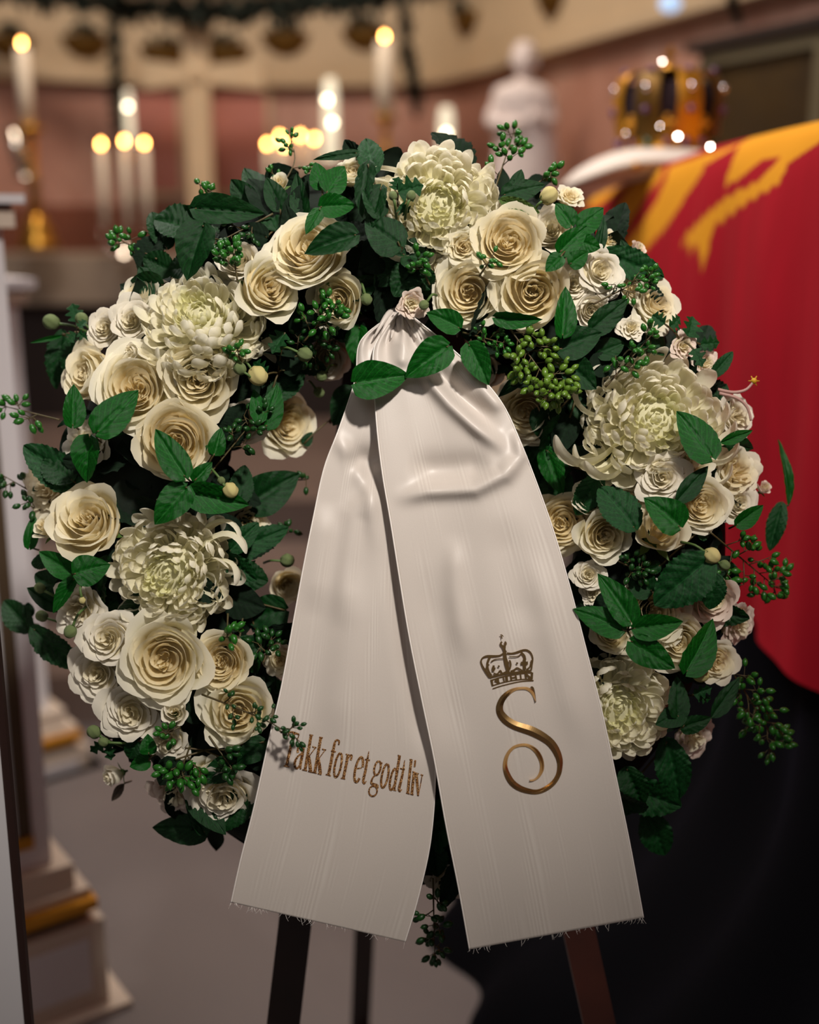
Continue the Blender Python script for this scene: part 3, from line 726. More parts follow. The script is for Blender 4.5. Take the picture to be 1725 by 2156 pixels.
cr_ = [([(868, 760), (905, 800), (950, 850), (1010, 905), (1085, 965)], .013, 11), ([(890, 745), (960, 830), (1060, 910)], -.013, 16), ([(820, 1055), (900, 1035), (1000, 1030), (1060, 1000), (1093, 930)], .010, 11),
       ([(850, 990), (960, 985), (1040, 975)], -.008, 20), ([(1085, 900), (1098, 960), (1060, 1020)], .006, 9), ([(1000, 800), (1060, 870)], .005, 10),
       ([(955, 1120), (960, 1250), (980, 1400)], .004, 16), ([(1050, 1080), (1120, 1350)], -.003, 30), ([(900, 1180), (960, 1600)], -.003, 26), ([(1120, 1150), (1230, 1600)], .004, 22), ([(840, 700), (850, 780)], .007, 9), ([(900, 700), (890, 760)], -.006, 8)]
fnL, nu, nv = tail_surface(Lt_L, Lt_R, [.085, .098, .104, .11, .114, .118, .122, .126, .130, .134, .137, .139, .140], cl_, .17)
fnR, nu, nv = tail_surface(Rt_L, Rt_R, [.088, .106, .118, .124, .128, .132, .136, .140, .144, .147, .149, .150, .150], cr_, .17)
bvh = {}
tails = {}
for nm, fn, lab in (('L', fnL, 'rear ribbon tail with brown glitter lettering'), ('R', fnR, 'front ribbon tail with golden crown and letter S')):
    V, F, UV = grid(nu, nv, fn); bvh[nm] = BVHTree.FromPolygons([Vector(v) for v in V], F)
    o = obj('ribbon_tail', loc(mesh('ribbon_tail', V, F, M['ribbon'], UV)), T, label=lab); tails[nm] = o
    md = o.modifiers.new('solid', 'SOLIDIFY'); md.thickness = .0004
    for uu in (0, 1):
        pts = [fn(uu, k/139)-DZ*.0003 for k in range(140)]
        b = MB().tube([p-kn for p in pts], .00075, 5); b.build('selvage', M['selv'], o, True)
    fr = MB()
    for k in range(46):
        u = rnd.random()**1.5 if nm == 'L' else rnd.random(); p = fn(u, 1.)-kn
        d = (UY*-1+RX*rnd.uniform(-1.6, 1.0)).normalized()*rnd.uniform(.002, .007)
        fr.tube([p+UY*.001, p+d*.5-DZ*.001, p+d], .00013, 3)
    f_ = fr.build('frayed_threads', M['selv'], o); f_['kind'] = 'stuff'
# gathered knot above the tails
b = MB()
for k in range(16):
    a = -1.4+2.8*k/15
    p0 = at(836+6*sin(a), 650, .075); p1 = at(838+26*sin(a), 676+8*cos(a*2), .092+.006*cos(k*2.4)); p2 = at(838+52*sin(a), 712, .098+.008*cos(k*2.1))
    b.tube(spline([tuple(p0-kn), tuple(p1-kn), tuple(p2-kn)], 9), [.0018, .0026, .003, .003, .0028, .0024, .0018, .0012, .0006], 8)
b.build('gathers', M['ribbon'], T, True, label='tightly gathered folds at the top')

def onribbon(px, py, nm, lift):
    r = ray(px, py).normalized(); h = bvh[nm].ray_cast(CAM, r)
    p = h[0] if h[0] is not None else at(px, py, .14)
    return p - r*lift
def stroke_geo(B, pts, nm, lift, n=None, crown=0, org=(0, 0), sc=1.):
    n = n or max(2, len(pts)*5); S = spline(pts, n) if len(pts) > 2 else spline(pts, 4); n = len(S)
    V = []; F = []; m = 3 if crown else 2
    for k, (x, y, w_) in enumerate(S):
        a = S[max(0, k-1)]; c = S[min(n-1, k+1)]; dx, dy = c[0]-a[0], c[1]-a[1]; L = sqrt(dx*dx+dy*dy)+1e-6; nx, ny = -dy/L, dx/L
        for j, f in enumerate((-1, 1) if not crown else (-1, 0, 1)):
            V.append(onribbon(org[0]+(x+nx*w_*f)*sc, org[1]+(y+ny*w_*f)*sc, nm, lift+(crown if f == 0 else 0))-kn)
    for k in range(n-1):
        for j in range(m-1): F.append((k*m+j, k*m+j+1, (k+1)*m+j+1, (k+1)*m+j))
    B.add(V, [tuple(reversed(f)) for f in F])
def ring(cx, cy, up, rt, hw, a0=0, a1=360, n=22):
    return [(cx+up[0]*cos(radians(a0+(a1-a0)*k/n))+rt[0]*sin(radians(a0+(a1-a0)*k/n)), cy+up[1]*cos(radians(a0+(a1-a0)*k/n))+rt[1]*sin(radians(a0+(a1-a0)*k/n)), hw*(1 if True else 0)) for k in range(n+1)]
gl = NT('brown_glitter'); tc = gl.n('ShaderNodeTexCoord'); vo = gl.n('ShaderNodeTexVoronoi'); vo.inputs['Scale'].default_value = 1500; gl.l(tc.outputs['Object'], vo.inputs['Vector'])
sp = gl.n('ShaderNodeSeparateColor'); gl.l(vo.outputs['Color'], sp.inputs[0])
gc = gl.ramp(sp.outputs[0], [(0, '#3a2110'), (.45, '#7a4e26'), (.8, '#b9814a'), (1, '#f0c890')])
gl.set(Base_Color=gc, Roughness=.35, Metallic=.35); M['glit'] = gl.m
K1 = [[(498, 292, 13), (470, 450, 13), (442, 610, 13)], [(482, 287, 4), (516, 295, 5)], [(416, 606, 5), (462, 616, 5)], [(537, 405, 4), (500, 455, 4), (462, 505, 4)], [(508, 396, 5), (546, 406, 5)], [(478, 480, 9), (486, 550, 14), (494, 622, 14)], [(470, 618, 5), (504, 628, 5)]]
def shift(G, dx, dy): return [[(x+dx, y+dy, w_) for x, y, w_ in s] for s in G]
RINGO = lambda x, y, h=-108: [ring(x, y, (22*h/-108, h), (27, 8), 10)]
GL = [
 ('T', [[(345, 262, 13), (308, 420, 13), (272, 576, 13)], [(296, 262, 7), (340, 268, 8), (388, 286, 7)], [(298, 262, 5), (291, 300, 4)], [(388, 286, 5), (376, 326, 4)], [(247, 570, 5), (300, 581, 5)]]),
 ('a', [[(377, 452, 10), (376, 420, 9), (390, 385, 9), (412, 370, 10), (428, 390, 12), (418, 470, 13), (400, 560, 12), (402, 602, 7)], [(420, 455, 6), (382, 480, 8), (352, 530, 11), (350, 580, 11), (372, 592, 9), (398, 560, 7)]]),
 ('k', K1), ('k', shift(K1, 88, 22)),
 ('f', [[(748, 380, 7), (752, 350, 8), (735, 336, 7), (716, 352, 10), (702, 410, 12), (680, 530, 13), (655, 655, 13)], [(678, 434, 6), (722, 444, 6)], [(630, 648, 5), (678, 662, 5)]]),
 ('o', RINGO(742, 565)), ('r', [[(833, 470, 13), (812, 580, 13), (790, 686, 13)], [(812, 464, 5), (842, 474, 6)], [(768, 682, 5), (808, 691, 5)], [(828, 520, 6), (846, 482, 8), (866, 478, 9), (858, 520, 9)]]),
 ('e', [ring(930, 605, (25, -112), (30, 8), 11, 75, -230), [(903, 598, 5), (958, 588, 5)]]),
 ('t', [[(1022, 440, 3), (1008, 520, 10), (990, 620, 12), (972, 700, 12), (980, 732, 8), (1000, 708, 4)], [(986, 512, 6), (1032, 522, 6)]]),
 ('g', [ring(1100, 592, (14, -62), (27, 6), 9), [(1118, 540, 6), (1146, 548, 7)], [(1080, 652, 7), (1052, 690, 8), (1048, 730, 11), (1096, 748, 11), (1100, 775, 9)], ring(1060, 800, (8, -46), (36, 6), 7)]),
 ('o', RINGO(1168, 662, -106)),
 ('d', [ring(1243, 692, (20, -96), (24, 6), 10), [(1302, 478, 12), (1276, 640, 12), (1250, 792, 11)], [(1284, 474, 5), (1312, 484, 5)], [(1246, 790, 5), (1272, 796, 4)]]),
 ('t', [[(1347, 520, 3), (1336, 600, 9), (1316, 700, 12), (1297, 778, 12), (1304, 804, 7), (1322, 784, 4)], [(1306, 594, 6), (1350, 604, 6)]]),
 ('l', [[(1408, 515, 12), (1390, 670, 12), (1376, 820, 12)], [(1392, 510, 5), (1418, 518, 5)], [(1360, 816, 5), (1394, 826, 5)]]),
 ('i', [[(1434, 628, 12), (1422, 730, 12), (1412, 830, 12)], [(1418, 622, 5), (1440, 630, 5)], [(1398, 826, 5), (1428, 834, 5)], [(1444, 520, 8), (1438, 580, 8)]]),
 ('v', [[(1453, 640, 12), (1462, 740, 12), (1470, 845, 8)], [(1506, 655, 4), (1490, 750, 4), (1470, 845, 4)], [(1438, 634, 5), (1476, 644, 5)], [(1492, 650, 5), (1516, 658, 5)]])]
for ch, G in GL:
    b = MB()
    for qi, s in enumerate(G): stroke_geo(b, s, 'L', .0012+.00005*qi, org=(540, 1480), sc=1/4.3125)
    b.build('letter', M['glit'], tails['L'])
M['foil'] = NT('gold_foil').set(Base_Color='#dcb47a', Roughness=.2, Metallic=1.).m
EO = dict(org=(960, 1310), sc=1/5.389)
b = MB()
SS = [(905, 905, 4), (898, 870, 10), (880, 815, 18), (848, 775, 20), (800, 752, 17), (740, 750, 15), (670, 762, 18), (600, 800, 26), (535, 865, 34), (500, 945, 38), (503, 1020, 42), (545, 1085, 48), (605, 1135, 50), (680, 1175, 50), (770, 1205, 52), (860, 1235, 54), (960, 1285, 52), (1050, 1345, 48), (1110, 1410, 46), (1150, 1480, 42), (1178, 1560, 36), (1182, 1640, 30), (1165, 1730, 28), (1110, 1820, 28), (1020, 1890, 28), (920, 1925, 27), (820, 1915, 30), (720, 1880, 34), (640, 1820, 36), (590, 1740, 34), (562, 1650, 27), (567, 1560, 22), (600, 1480, 19), (660, 1420, 17), (740, 1395, 17), (820, 1400, 18), (900, 1450, 24), (950, 1520, 26), (978, 1600, 24), (975, 1680, 22), (940, 1750, 16), (890, 1790, 11), (840, 1798, 11)]
stroke_geo(b, SS, 'R', .0012, n=190, crown=.0022, **EO)
stroke_geo(b, [(850, 735, 4), (870, 745, 14), (888, 800, 12), (900, 860, 8), (908, 908, 4)], 'R', .0014, **EO)
b.build('monogram', M['foil'], tails['R'], False, label='golden foil letter S with a curled tail')
CR = [[(418, 756, 6), (520, 722, 6), (650, 690, 6), (760, 670, 6), (884, 662, 7)],
 [(398, 662, 7), (500, 628, 7), (620, 602, 7), (750, 582, 7), (866, 570, 8)], [(412, 722, 6), (520, 688, 6), (640, 662, 6), (760, 648, 6), (868, 645, 7)],
 [(405, 650, 14), (418, 722, 10)], [(866, 570, 14), (862, 650, 12)], [(440, 665, 12), (500, 690, 8)], [(470, 640, 20), (480, 690, 16)], [(540, 625, 8), (552, 678, 8)], [(575, 620, 16), (582, 668, 14)], [(625, 605, 10), (632, 662, 10)], [(632, 632, 8), (680, 625, 8)], [(680, 595, 8), (690, 655, 10)], [(735, 590, 8), (742, 648, 8)], [(790, 580, 10), (800, 645, 8)], [(800, 590, 10), (850, 635, 12)],
 [(385, 628, 10), (470, 605, 10), (560, 585, 10), (700, 568, 10), (856, 548, 10)],
 [(385, 628, 10), (340, 560, 12), (300, 490, 10), (288, 440, 9), (310, 402, 9), (360, 385, 12), (430, 385, 12), (500, 378, 9), (545, 350, 10)],
 [(856, 548, 9), (866, 480, 9), (874, 410, 8), (852, 350, 9), (810, 318, 10), (760, 318, 10), (700, 340, 12), (640, 354, 9), (580, 352, 10)],
 [(555, 330, 18), (560, 400, 20), (578, 480, 24), (598, 570, 16)], [(545, 300, 10), (560, 345, 24)],
 [(390, 390, 16), (360, 470, 12), (370, 550, 12), (410, 610, 10)], [(380, 480, 8), (345, 520, 7), (375, 560, 7)], [(400, 450, 7), (440, 425, 6), (500, 415, 5), (550, 415, 5)],
 [(410, 520, 16), (450, 530, 14)], [(430, 490, 12), (425, 560, 14)], [(430, 580, 10), (470, 588, 8), (505, 550, 9), (530, 580, 9), (575, 560, 10)],
 [(740, 340, 10), (775, 380, 14), (790, 430, 12)], [(738, 466, 18), (820, 464, 18)], [(780, 410, 16), (782, 540, 18)], [(620, 560, 10), (660, 545, 10), (695, 520, 9), (730, 535, 9), (760, 555, 10)], [(800, 540, 8), (845, 500, 8), (858, 430, 6)],
 [(605, 392, 6), (700, 388, 6), (745, 360, 6)], [(610, 430, 9), (625, 480, 9), (612, 540, 8)],
 ring(488, 500, (0, -6), (6, 0), 6, 0, 360, 8), ring(696, 465, (0, -6), (6, 0), 6, 0, 360, 8), ring(540, 245, (0, -26), (28, 0), 11, 30, 330, 16), [(545, 275, 24), (552, 315, 14)],
 [(503, 150, 5), (520, 142, 5), (540, 165, 5)], [(520, 150, 8), (522, 190, 3)]]
b = MB()
for qi, s in enumerate(CR): stroke_geo(b, s, 'R', .0012+.00004*qi, **EO)
b.build('crown_emblem', M['foil'], tails['R'], False, label='golden foil crown emblem above the S')

# ------------------------------------------------------------------ petals
def rose_petal(th, R, zt, hw, flare, spiral, seed, z0=-.62, ruf=.03, nu=11, nv=10):
    r_ = random.Random(seed); ph = r_.uniform(0, 6.28); ph2 = r_.uniform(0, 6.28); notch = r_.uniform(-.3, .3); off = r_.uniform(-.5, .5)
    def fn(a, v):
        u = a*2-1; vv = v*(1-.24*abs(u)**3.6)*(1-.05*exp(-((u-notch)/.13)**2)*ruf*12)
        an = th+u*hw*(.30+.70*sin(min(1., v*1.25)*pi/2))
        r = R*(.22+.78*sin(min(1., vv*1.15)*pi/2)**.9)
        z = z0+(zt-z0)*vv**1.15
        k = max(0, (vv-.72)/.28)
        r += flare*k*k*(1+.25*sin(u*3+ph)); z -= flare*.55*k*k*k
        r *= 1-spiral*u
        r += ruf*sin(3.2*u+ph)*v*v; z += ruf*.7*sin(4*u+ph2)*vv*vv+ruf*.5*k*sin(9*u+ph)
        return (r*cos(an), r*sin(an), z)
    return grid(nu, nv, fn)
def make_rose(kind, seed):
    """list of (mesh, tone) petals, unit radius, facing +z"""
    r_ = random.Random(seed); P = []
    if kind == 'O':   n, r0, op = 25, .07, 1.
    elif kind == 'S': n, r0, op = 28, .10, 1.
    elif kind == 'F': n, r0, op = 26, .12, 1.
    elif kind == 'U': n, r0, op = 13, .10, 1.        # half-open bud
    else: n, r0, op = 24, .12, 1.                    # 'W' wide open, loose outer petals
    if kind in 'OW':
        for i in range(9):
            V, F, UV = rose_petal(i*2.39996+r_.uniform(-.4, .4), .07+.018*i, .20-.012*i+r_.uniform(-.04, .05), r_.uniform(.5, .95), .02, .22*r_.choice((-1, 1)), seed*77+i, z0=-.35, ruf=.03)
            P.append((V, F, UV, 0))
    for i in range(n):
        t = i/(n-1); th = i*2.39996+r_.uniform(-.25, .25)
        if kind == 'O':
            R = .20+.60*t**.85+r_.uniform(-.02, .02); zt = .16+.18*sin(pi*min(1, t*.9+.04))-.07*t+r_.uniform(-.035, .035); hw = 1.40-.40*t+r_.uniform(-.15, .1); fl = .04+.30*max(0, t-.4)+r_.uniform(0, .03); spi = .13*(1-t*.5); ruf = .020+.024*t
        elif kind == 'S':
            R = .07+.72*t; zt = .26-.24*t+.03*r_.random(); hw = 1.2-.30*t; fl = .05+.26*t*t; spi = .12; ruf = .025+.02*t
        elif kind == 'F':
            R = .10+.66*t; zt = .30-.22*t+.08*r_.random(); hw = .85-.2*t; fl = .08+.20*t; spi = .05; ruf = .055
        elif kind == 'U':
            R = .10+.50*t; zt = .62-.30*t; hw = 1.2-.4*t; fl = .04+.16*t*t; spi = .12; ruf = .03
        else:
            R = .08+.68*t; zt = .22+.16*t if t < .6 else .42-.5*(t-.6); hw = 1.35-.45*t; fl = .04+.32*max(0, t-.5); spi = .10; ruf = .022+.024*t
        V, F, UV = rose_petal(th, R, zt, hw, fl, spi, seed*100+i, ruf=ruf)
        tone = 0 if t < .36 else (1 if t < .68 else 2)
        P.append((V, F, UV, tone))
    return P
ROSE = {}
def rose_meshes(kind, var, pal):
    key = (kind, var, pal)
    if key not in ROSE:
        mats = {'cream': ('rose0', 'rose1', 'rose2'), 'white': ('wht0', 'wht1', 'wht1'), 'warm': ('rose0', 'rose0', 'rose1'), 'pink': ('rose1', 'pnk1', 'pnk1'), 'peach': ('rose0', 'rose1', 'rose1')}[pal]
        L = [mesh('petal', V, F, M[mats[t]], UV) for V, F, UV, t in make_rose(kind, var+ord(kind)*3)]
        b = MB()
        for k in range(5):
            a = k*2*pi/5; c = Vector((cos(a), sin(a), 0)); s = Vector((-sin(a), cos(a), 0))
            b.add([c*.12+s*.1+Vector((0, 0, -.62)), c*.12-s*.1+Vector((0, 0, -.62)), c*.42-s*.11+Vector((0, 0, -.5)), c*.74+Vector((0, 0, -.42)), c*.42+s*.11+Vector((0, 0, -.5))], [(0, 1, 2, 3, 4)])
        b.lathe([(.06, -.95), (.08, -.8), (.2, -.7), (.24, -.62), (.12, -.5)], 10)
        h = MB().lathe([(.02, -.20), (.3, -.16), (.55, -.12), (.66, -.22), (.60, -.42), (.2, -.6)], 20)  # dome added under the petals so deep gaps stay light
        ROSE[key] = (L, mesh('calyx', b.V, b.F, M['calyx']), mesh('petal_gap_fill', h.V, [tuple(reversed(f)) for f in h.F], M[mats[0]], [(0, .6)]*len(h.V)))
    return ROSE[key]
def rose(x, y, r, kind, pal, label, n=None, var=0, dz=0., asp=1., spin=None, cat='rose', name='rose', group=None):
    nn = Vector(n).normalized() if n else (surfn(x, y)*.75+Vector((0, 0, .25))).normalized()
    if n and len(n) == 2: nn = Vector((n[0], n[1], sqrt(max(.05, 1-n[0]**2-n[1]**2)))).normalized()
    d = surf(x, y)+dz; rr = r*pxm(d)*1.20
    sp_ = rnd.uniform(0, 6.28) if spin is None else spin
    Mx = Matrix.Translation(at(x, y, d)) @ frame(nn, sp_) @ Matrix.Diagonal((rr, rr*asp, rr*1.0, 1))
    t = thing(name, label, cat, Mx, group)
    L, cx_, ht_ = rose_meshes(kind, var, pal)
    for me in L: obj('petal', me, t)
    obj('calyx', cx_, t)
    if kind != 'U': obj('petal_gap_fill', ht_, t)
    return t
# chrysanthemum petals
def mum_petal(beta, wid, out=.35, seed=0, nu=7, nv=16, ln=1.):
    pts = []; x = z = 0.; N = nv-1; VS = [1-(1-k/N)**1.55 for k in range(nv)]
    for k in range(nv):
        s = VS[k]; psi = out*sin(min(1, s*2)*pi/2)-beta*max(0, s-.30)**1.5/(.70**1.5)
        pts.append((x, z, psi)); dl = (VS[min(N, k+1)]-s)*ln; x += sin(psi)*dl; z += cos(psi)*dl
    def fn(u, v):
        k = min(nv-1, int(round(v*N))); px, pz, psi = pts[k]; uu = u*2-1; v = VS[k]
        w_ = wid*(.45+.55*sin(min(1, v*1.35)*pi/2))
        if v > .82: w_ *= sqrt(max(.02, 1-((v-.82)/.182)**2))
        c = .85*w_*(uu*uu)*(1-.55*max(0, v-.6)/.4)+.06*w_*cos(uu*9)
        # normal pointing inward (toward the axis): (-cos psi, sin psi)
        return (px-cos(psi)*c, uu*w_, pz+sin(psi)*c)
    return grid(nu, nv, fn)
MUM = {}
def mum_meshes():
    if not MUM:
        for nm, beta, wid, mat in (('a', 1.35, .10, 'mum0'), ('b', 1.9, .092, 'mum1'), ('b2', 2.3, .096, 'mum1'), ('c', 2.7, .090, 'mum1'), ('c2', 1.6, .090, 'mum1'), ('d', 3.0, .055, 'mum1'), ('s', -.9, .060, 'mum1')):
            V, F, UV = mum_petal(beta, wid); MUM[nm] = mesh('petal', V, F, M[mat], UV)
    return MUM
def chrys(x, y, r, label, n=None, dz=0., asp=(1, 1), np_=215, longs=(), spread=1.):
    nn = Vector((n[0], n[1], sqrt(1-n[0]**2-n[1]**2))) if n else surfn(x, y)
    d = surf(x, y)+dz; rr = r*pxm(d)
    Mx = Matrix.Translation(at(x, y, d)) @ frame(nn, 0) @ Matrix.Diagonal((rr, rr, rr, 1))
    t = thing('chrysanthemum', label, 'chrysanthemum', Mx, 'large cream chrysanthemums'); mm = mum_meshes()
    for i in range(np_):
        f = (i+.5)/np_; th = i*2.39996+rnd.gauss(0, .07)
        phi = (.06+1.78*f**.62)*spread+rnd.gauss(0, .06)
        L = (.40+.72*min(1, f*1.5)**.8)*rnd.uniform(.88, 1.12)
        k = 'a' if f < .20 else rnd.choice(('b', 'b2', 'c2') if f < .6 else ('b2', 'c', 'c', 'c2', 'b'))
        R_ = Matrix.Rotation(th, 4, 'Z') @ Matrix.Rotation(phi, 4, 'Y') @ Matrix.Rotation(rnd.gauss(0, .35 if f > .3 else .15), 4, 'Z') @ Matrix.Diagonal((L, L*rnd.uniform(.9, 1.25)*(1.15 if f > .25 else .9), L, 1))
        base = Matrix.Translation((0, 0, -.30-.10*f))
        obj('petal', mm[k], t, base @ R_)
    for (ang, phi, L, kk, rl) in longs:
        R_ = Matrix.Rotation(radians(ang), 4, 'Z') @ Matrix.Rotation(phi, 4, 'Y') @ Matrix.Rotation(rl, 4, 'Z') @ Matrix.Diagonal((L, L, L, 1))
        obj('petal', mm[kk], t, Matrix.Translation((0, 0, -.3)) @ R_)
    b = MB().ball((0, 0, -.26), .50, 16, (1, 1, .62)); obj('petal_gap_fill', mesh('petal_gap_fill', b.V, b.F, M['mum1'], [(0, .3)]*len(b.V)), t)  # ball added inside to lighten the gaps between petals
    b = MB().ball((0, 0, -.52), .3, 12, (1, 1, .5)); b.build('calyx', M['calyx'], t, True)
    return t

# ------------------------------------------------------------------ leaves
def leaf_grid(kind, seed):
    r_ = random.Random(seed); arch = r_.uniform(.05, .22); fold = r_.uniform(.05, .35); tw = r_.uniform(-.25, .25); ph = r_.uniform(0, 6)
    nv = 40 if kind in 'sl' else 26; nu = 13
    def width(s):
        if kind == 'c': w_ = (s**.33)*((1-s)**.82)*1.95; w_ *= 1 if s < .86 else 1-.25*(s-.86)/.14
        elif kind == 'n': w_ = sin(pi*s**.8)**.85
        elif kind == 'l': w_ = (s**.4*(1-s)**.6*1.75)*(.74+.30*cos(s*3.2*2*pi+pi))
        else: w_ = (s**.48)*((1-s)**.72)*2.10; w_ *= 1+.12*((s*15) % 1-.5)
        return min(1.15, max(.0, w_))*.5
    def fn(a, s):
        u = a*2-1; w_ = width(min(.9999, max(.0001, s))); x = u*w_
        back = 0.
        if kind in 'cs' and s < .12: back = -.09*(1-s/.12)*abs(u)
        lat = abs(u)
        z = -.05*exp(-(u/.10)**2)+fold*lat*w_*2*.5-arch*s*s*1.4+.10*sin(s*5+ph)*lat*w_
        q = (s*6.5-lat*2.3)
        amp = .055 if kind == 'c' else (.07 if kind in 's' else .03)
        z += amp*(abs(sin(pi*q))-.5)*min(1, lat*3)*w_*2
        z += .03*noise.noise(Vector((x*6, s*7, seed)))
        y = s+back
        x += tw*s*s*.25
        return (x, y, z)
    return grid(nu, nv, fn)
LEAF = {}
MATK = {'c': 'leaf', 'C': 'leafd', 's': 'leafs', 'S': 'leafd', 'l': 'leafs', 'n': 'leaf', 'o': 'leafo', 'f': 'leaff', 'g': 'leaff', 'b': 'brown', 'N': 'leafd'}
SHK = {'c': 'c', 'C': 'c', 's': 's', 'S': 's', 'l': 'l', 'n': 'n', 'o': 's', 'f': 'c', 'g': 's', 'b': 'n', 'N': 'n'}
def leaf_mesh(k, v):
    if (k, v) not in LEAF:
        V, F, UV = leaf_grid(SHK[k], v*7+ord(SHK[k])); LEAF[(k, v)] = mesh('leaf', V, F, M[MATK[k]], UV)
    return LEAF[(k, v)]
def leaf_matrix(bx, by, tx, ty, w_, d0, dd=0., roll=0.):
    p = at(bx, by, d0); q = at(tx, ty, d0+dd); yv = (q-p); L = yv.length; yv.normalize()
    zv = -DZ; xv = yv.cross(zv).normalized(); zv = xv.cross(yv).normalized()
    Rm = Matrix((xv, yv, zv)).transposed() @ Matrix.Rotation(roll, 3, 'Y'); s = w_*pxm(d0)
    return Matrix.Translation(p) @ Rm.to_4x4() @ Matrix.Diagonal((s/max(.5, cos(roll)), L, (s+L)/2, 1)), p
def leaves(label, L, dz=.026, name='leaf_sprig', group='leaf sprigs of the wreath', link=True):
    """L: (kind, base x, base y, tip x, tip y, width[, roll[, extra depth]])"""
    ds = [surf((q[1]+q[3])/2, (q[2]+q[4])/2)+dz+(q[7] if len(q) > 7 else 0) for q in L]
    ds = [q[7] if len(q) > 7 and q[7] > .1 else d for q, d in zip(L, ds)]
    O = at(L[0][1], L[0][2], ds[0]); t = thing(name, label, 'leaf' if len(L) == 1 else 'leaves', Matrix.Translation(O), group); TI = Matrix.Translation(-O)
    ends = []
    for q, d in zip(L, ds):
        if len(q) > 7 and q[7] > .1: d = q[7]
        Mx, p = leaf_matrix(*q[1:6], d, rnd.uniform(-.006, .006), q[6] if len(q) > 6 else rnd.uniform(-.35, .35))
        obj('leaf', leaf_mesh(q[0], rnd.randrange(4)), t, TI @ Mx); ends.append(p-O)
    if link:
        cx = sum((e for e in ends), Vector())/len(ends); b = MB(); bk = cx-(-DZ)*.03-UY*.004
        for e in ends:
            b.tube(spline([tuple(e), tuple(e.lerp(cx, .5)+DZ*.004), tuple(cx.lerp(bk, .5)), tuple(bk)], 8), .0010, 5)
        b.build('stem', M['stem'], t, True)
    return t
def ballmesh(mat):
    b = MB().ball((0, 0, 0), 1, 10, (.66, .66, 1.0)); b.tube([(0, 0, .95), (0, 0, 1.12)], .12, 5); return mesh('berry', b.V, b.F, M[mat])
BM = {k: ballmesh(k) for k in ('berry', 'berryd', 'berryy')}
def sprig(label, bx, by, tx, ty, n, spread, mat='berry', dz=.022, rb=8.0, dtip=.0, seed=0, dense=False, bend=0., name='berry_sprig'):
    r_ = random.Random(seed+int(bx)); d0 = surf(bx, by)+dz-.012; d1 = surf(tx, ty)+dz+dtip if dtip < 1 else dtip-1
    rb *= 1.22; O = at(bx, by, d0); t = thing(name, label, 'berries', Matrix.Translation(O), 'green berry sprigs of the wreath')
    Tp = at(tx, ty, d1)-O; L = Tp.length; ax_ = Tp.normalized(); side = ax_.cross(DZ).normalized(); fw = -DZ
    main = spline([(0, 0, 0), tuple(Tp*.35+side*bend*L*.7), tuple(Tp*.7+side*bend*L), tuple(Tp)], 14)
    px_ = pxm(d0); b = MB(); b.tube(main, [.0011-.00005*i for i in range(14)], 5)
    W_ = spread*px_; R = rb*px_
    nb = max(2, n//5) if not dense else max(3, n//7)
    k = 0; pts = []
    for i in range(nb):
        f = .16+.84*(i+1)/nb; j = min(12, int(f*13)); p = Vector(main[j])
        taper = (1-.55*f) if not dense else (1.1-.5*abs(f-.45)*2)
        ang = r_.uniform(-1.25, 1.25)+(pi if i % 2 else 0)
        dr = (side*cos(ang)+fw*abs(sin(ang))*.7+ax_*.55).normalized(); bl = W_*taper*r_.uniform(.6, 1.1)
        e = p+dr*bl; mid = p.lerp(e, .5)+fw*bl*.08
        if i == nb-1: e = Vector(main[-1]); mid = p.lerp(e, .5)
        b.tube([tuple(p), tuple(mid), tuple(e)], .0006, 4)
        m_ = (n-k)//(nb-i)
        for q in range(m_):
            g = (q+1)/m_; c = p.lerp(e, .35+.65*g); dd = (dr*.5+Vector((r_.gauss(0, 1), r_.gauss(0, 1), r_.gauss(0, 1)))*.75).normalized()
            c2 = c+dd*R*r_.uniform(1.6, 2.8)
            for z in range(3):
                for o_ in pts:
                    dl = c2-o_
                    if dl.length < R*1.45: c2 = o_+(dl.normalized() if dl.length > 1e-6 else dd)*R*1.5
            pts.append(c2); b.tube([tuple(c), tuple(c2)], .00045, 3, False)
            s = R*r_.uniform(.82, 1.12); q4 = (c2-c).normalized().to_track_quat('Z', 'Y').to_matrix().to_4x4()
            obj('berry', BM[mat], t, Matrix.Translation(c2) @ q4 @ Matrix.Diagonal((s, s, s, 1)))
            k += 1
    b.build('stem', M['stem'], t, True)
    return t
def budmesh(mat):
    V = []; F = []; n = 24; m = 12
    for k in range(m):
        a = pi*k/(m-1)
        for i in range(n):
            th = 2*pi*i/n+a*.5; r = sin(a)*(1+.07*cos(th*6)); V.append((r*cos(2*pi*i/n), r*sin(2*pi*i/n), cos(a)*1.08))
    for k in range(m-1):
        for i in range(n): F.append(((k+1)*n+i, (k+1)*n+(i+1) % n, k*n+(i+1) % n, k*n+i))
    return mesh('pod', V, F, M[mat])
PM = {k: budmesh(k) for k in ('bud', 'budc')}
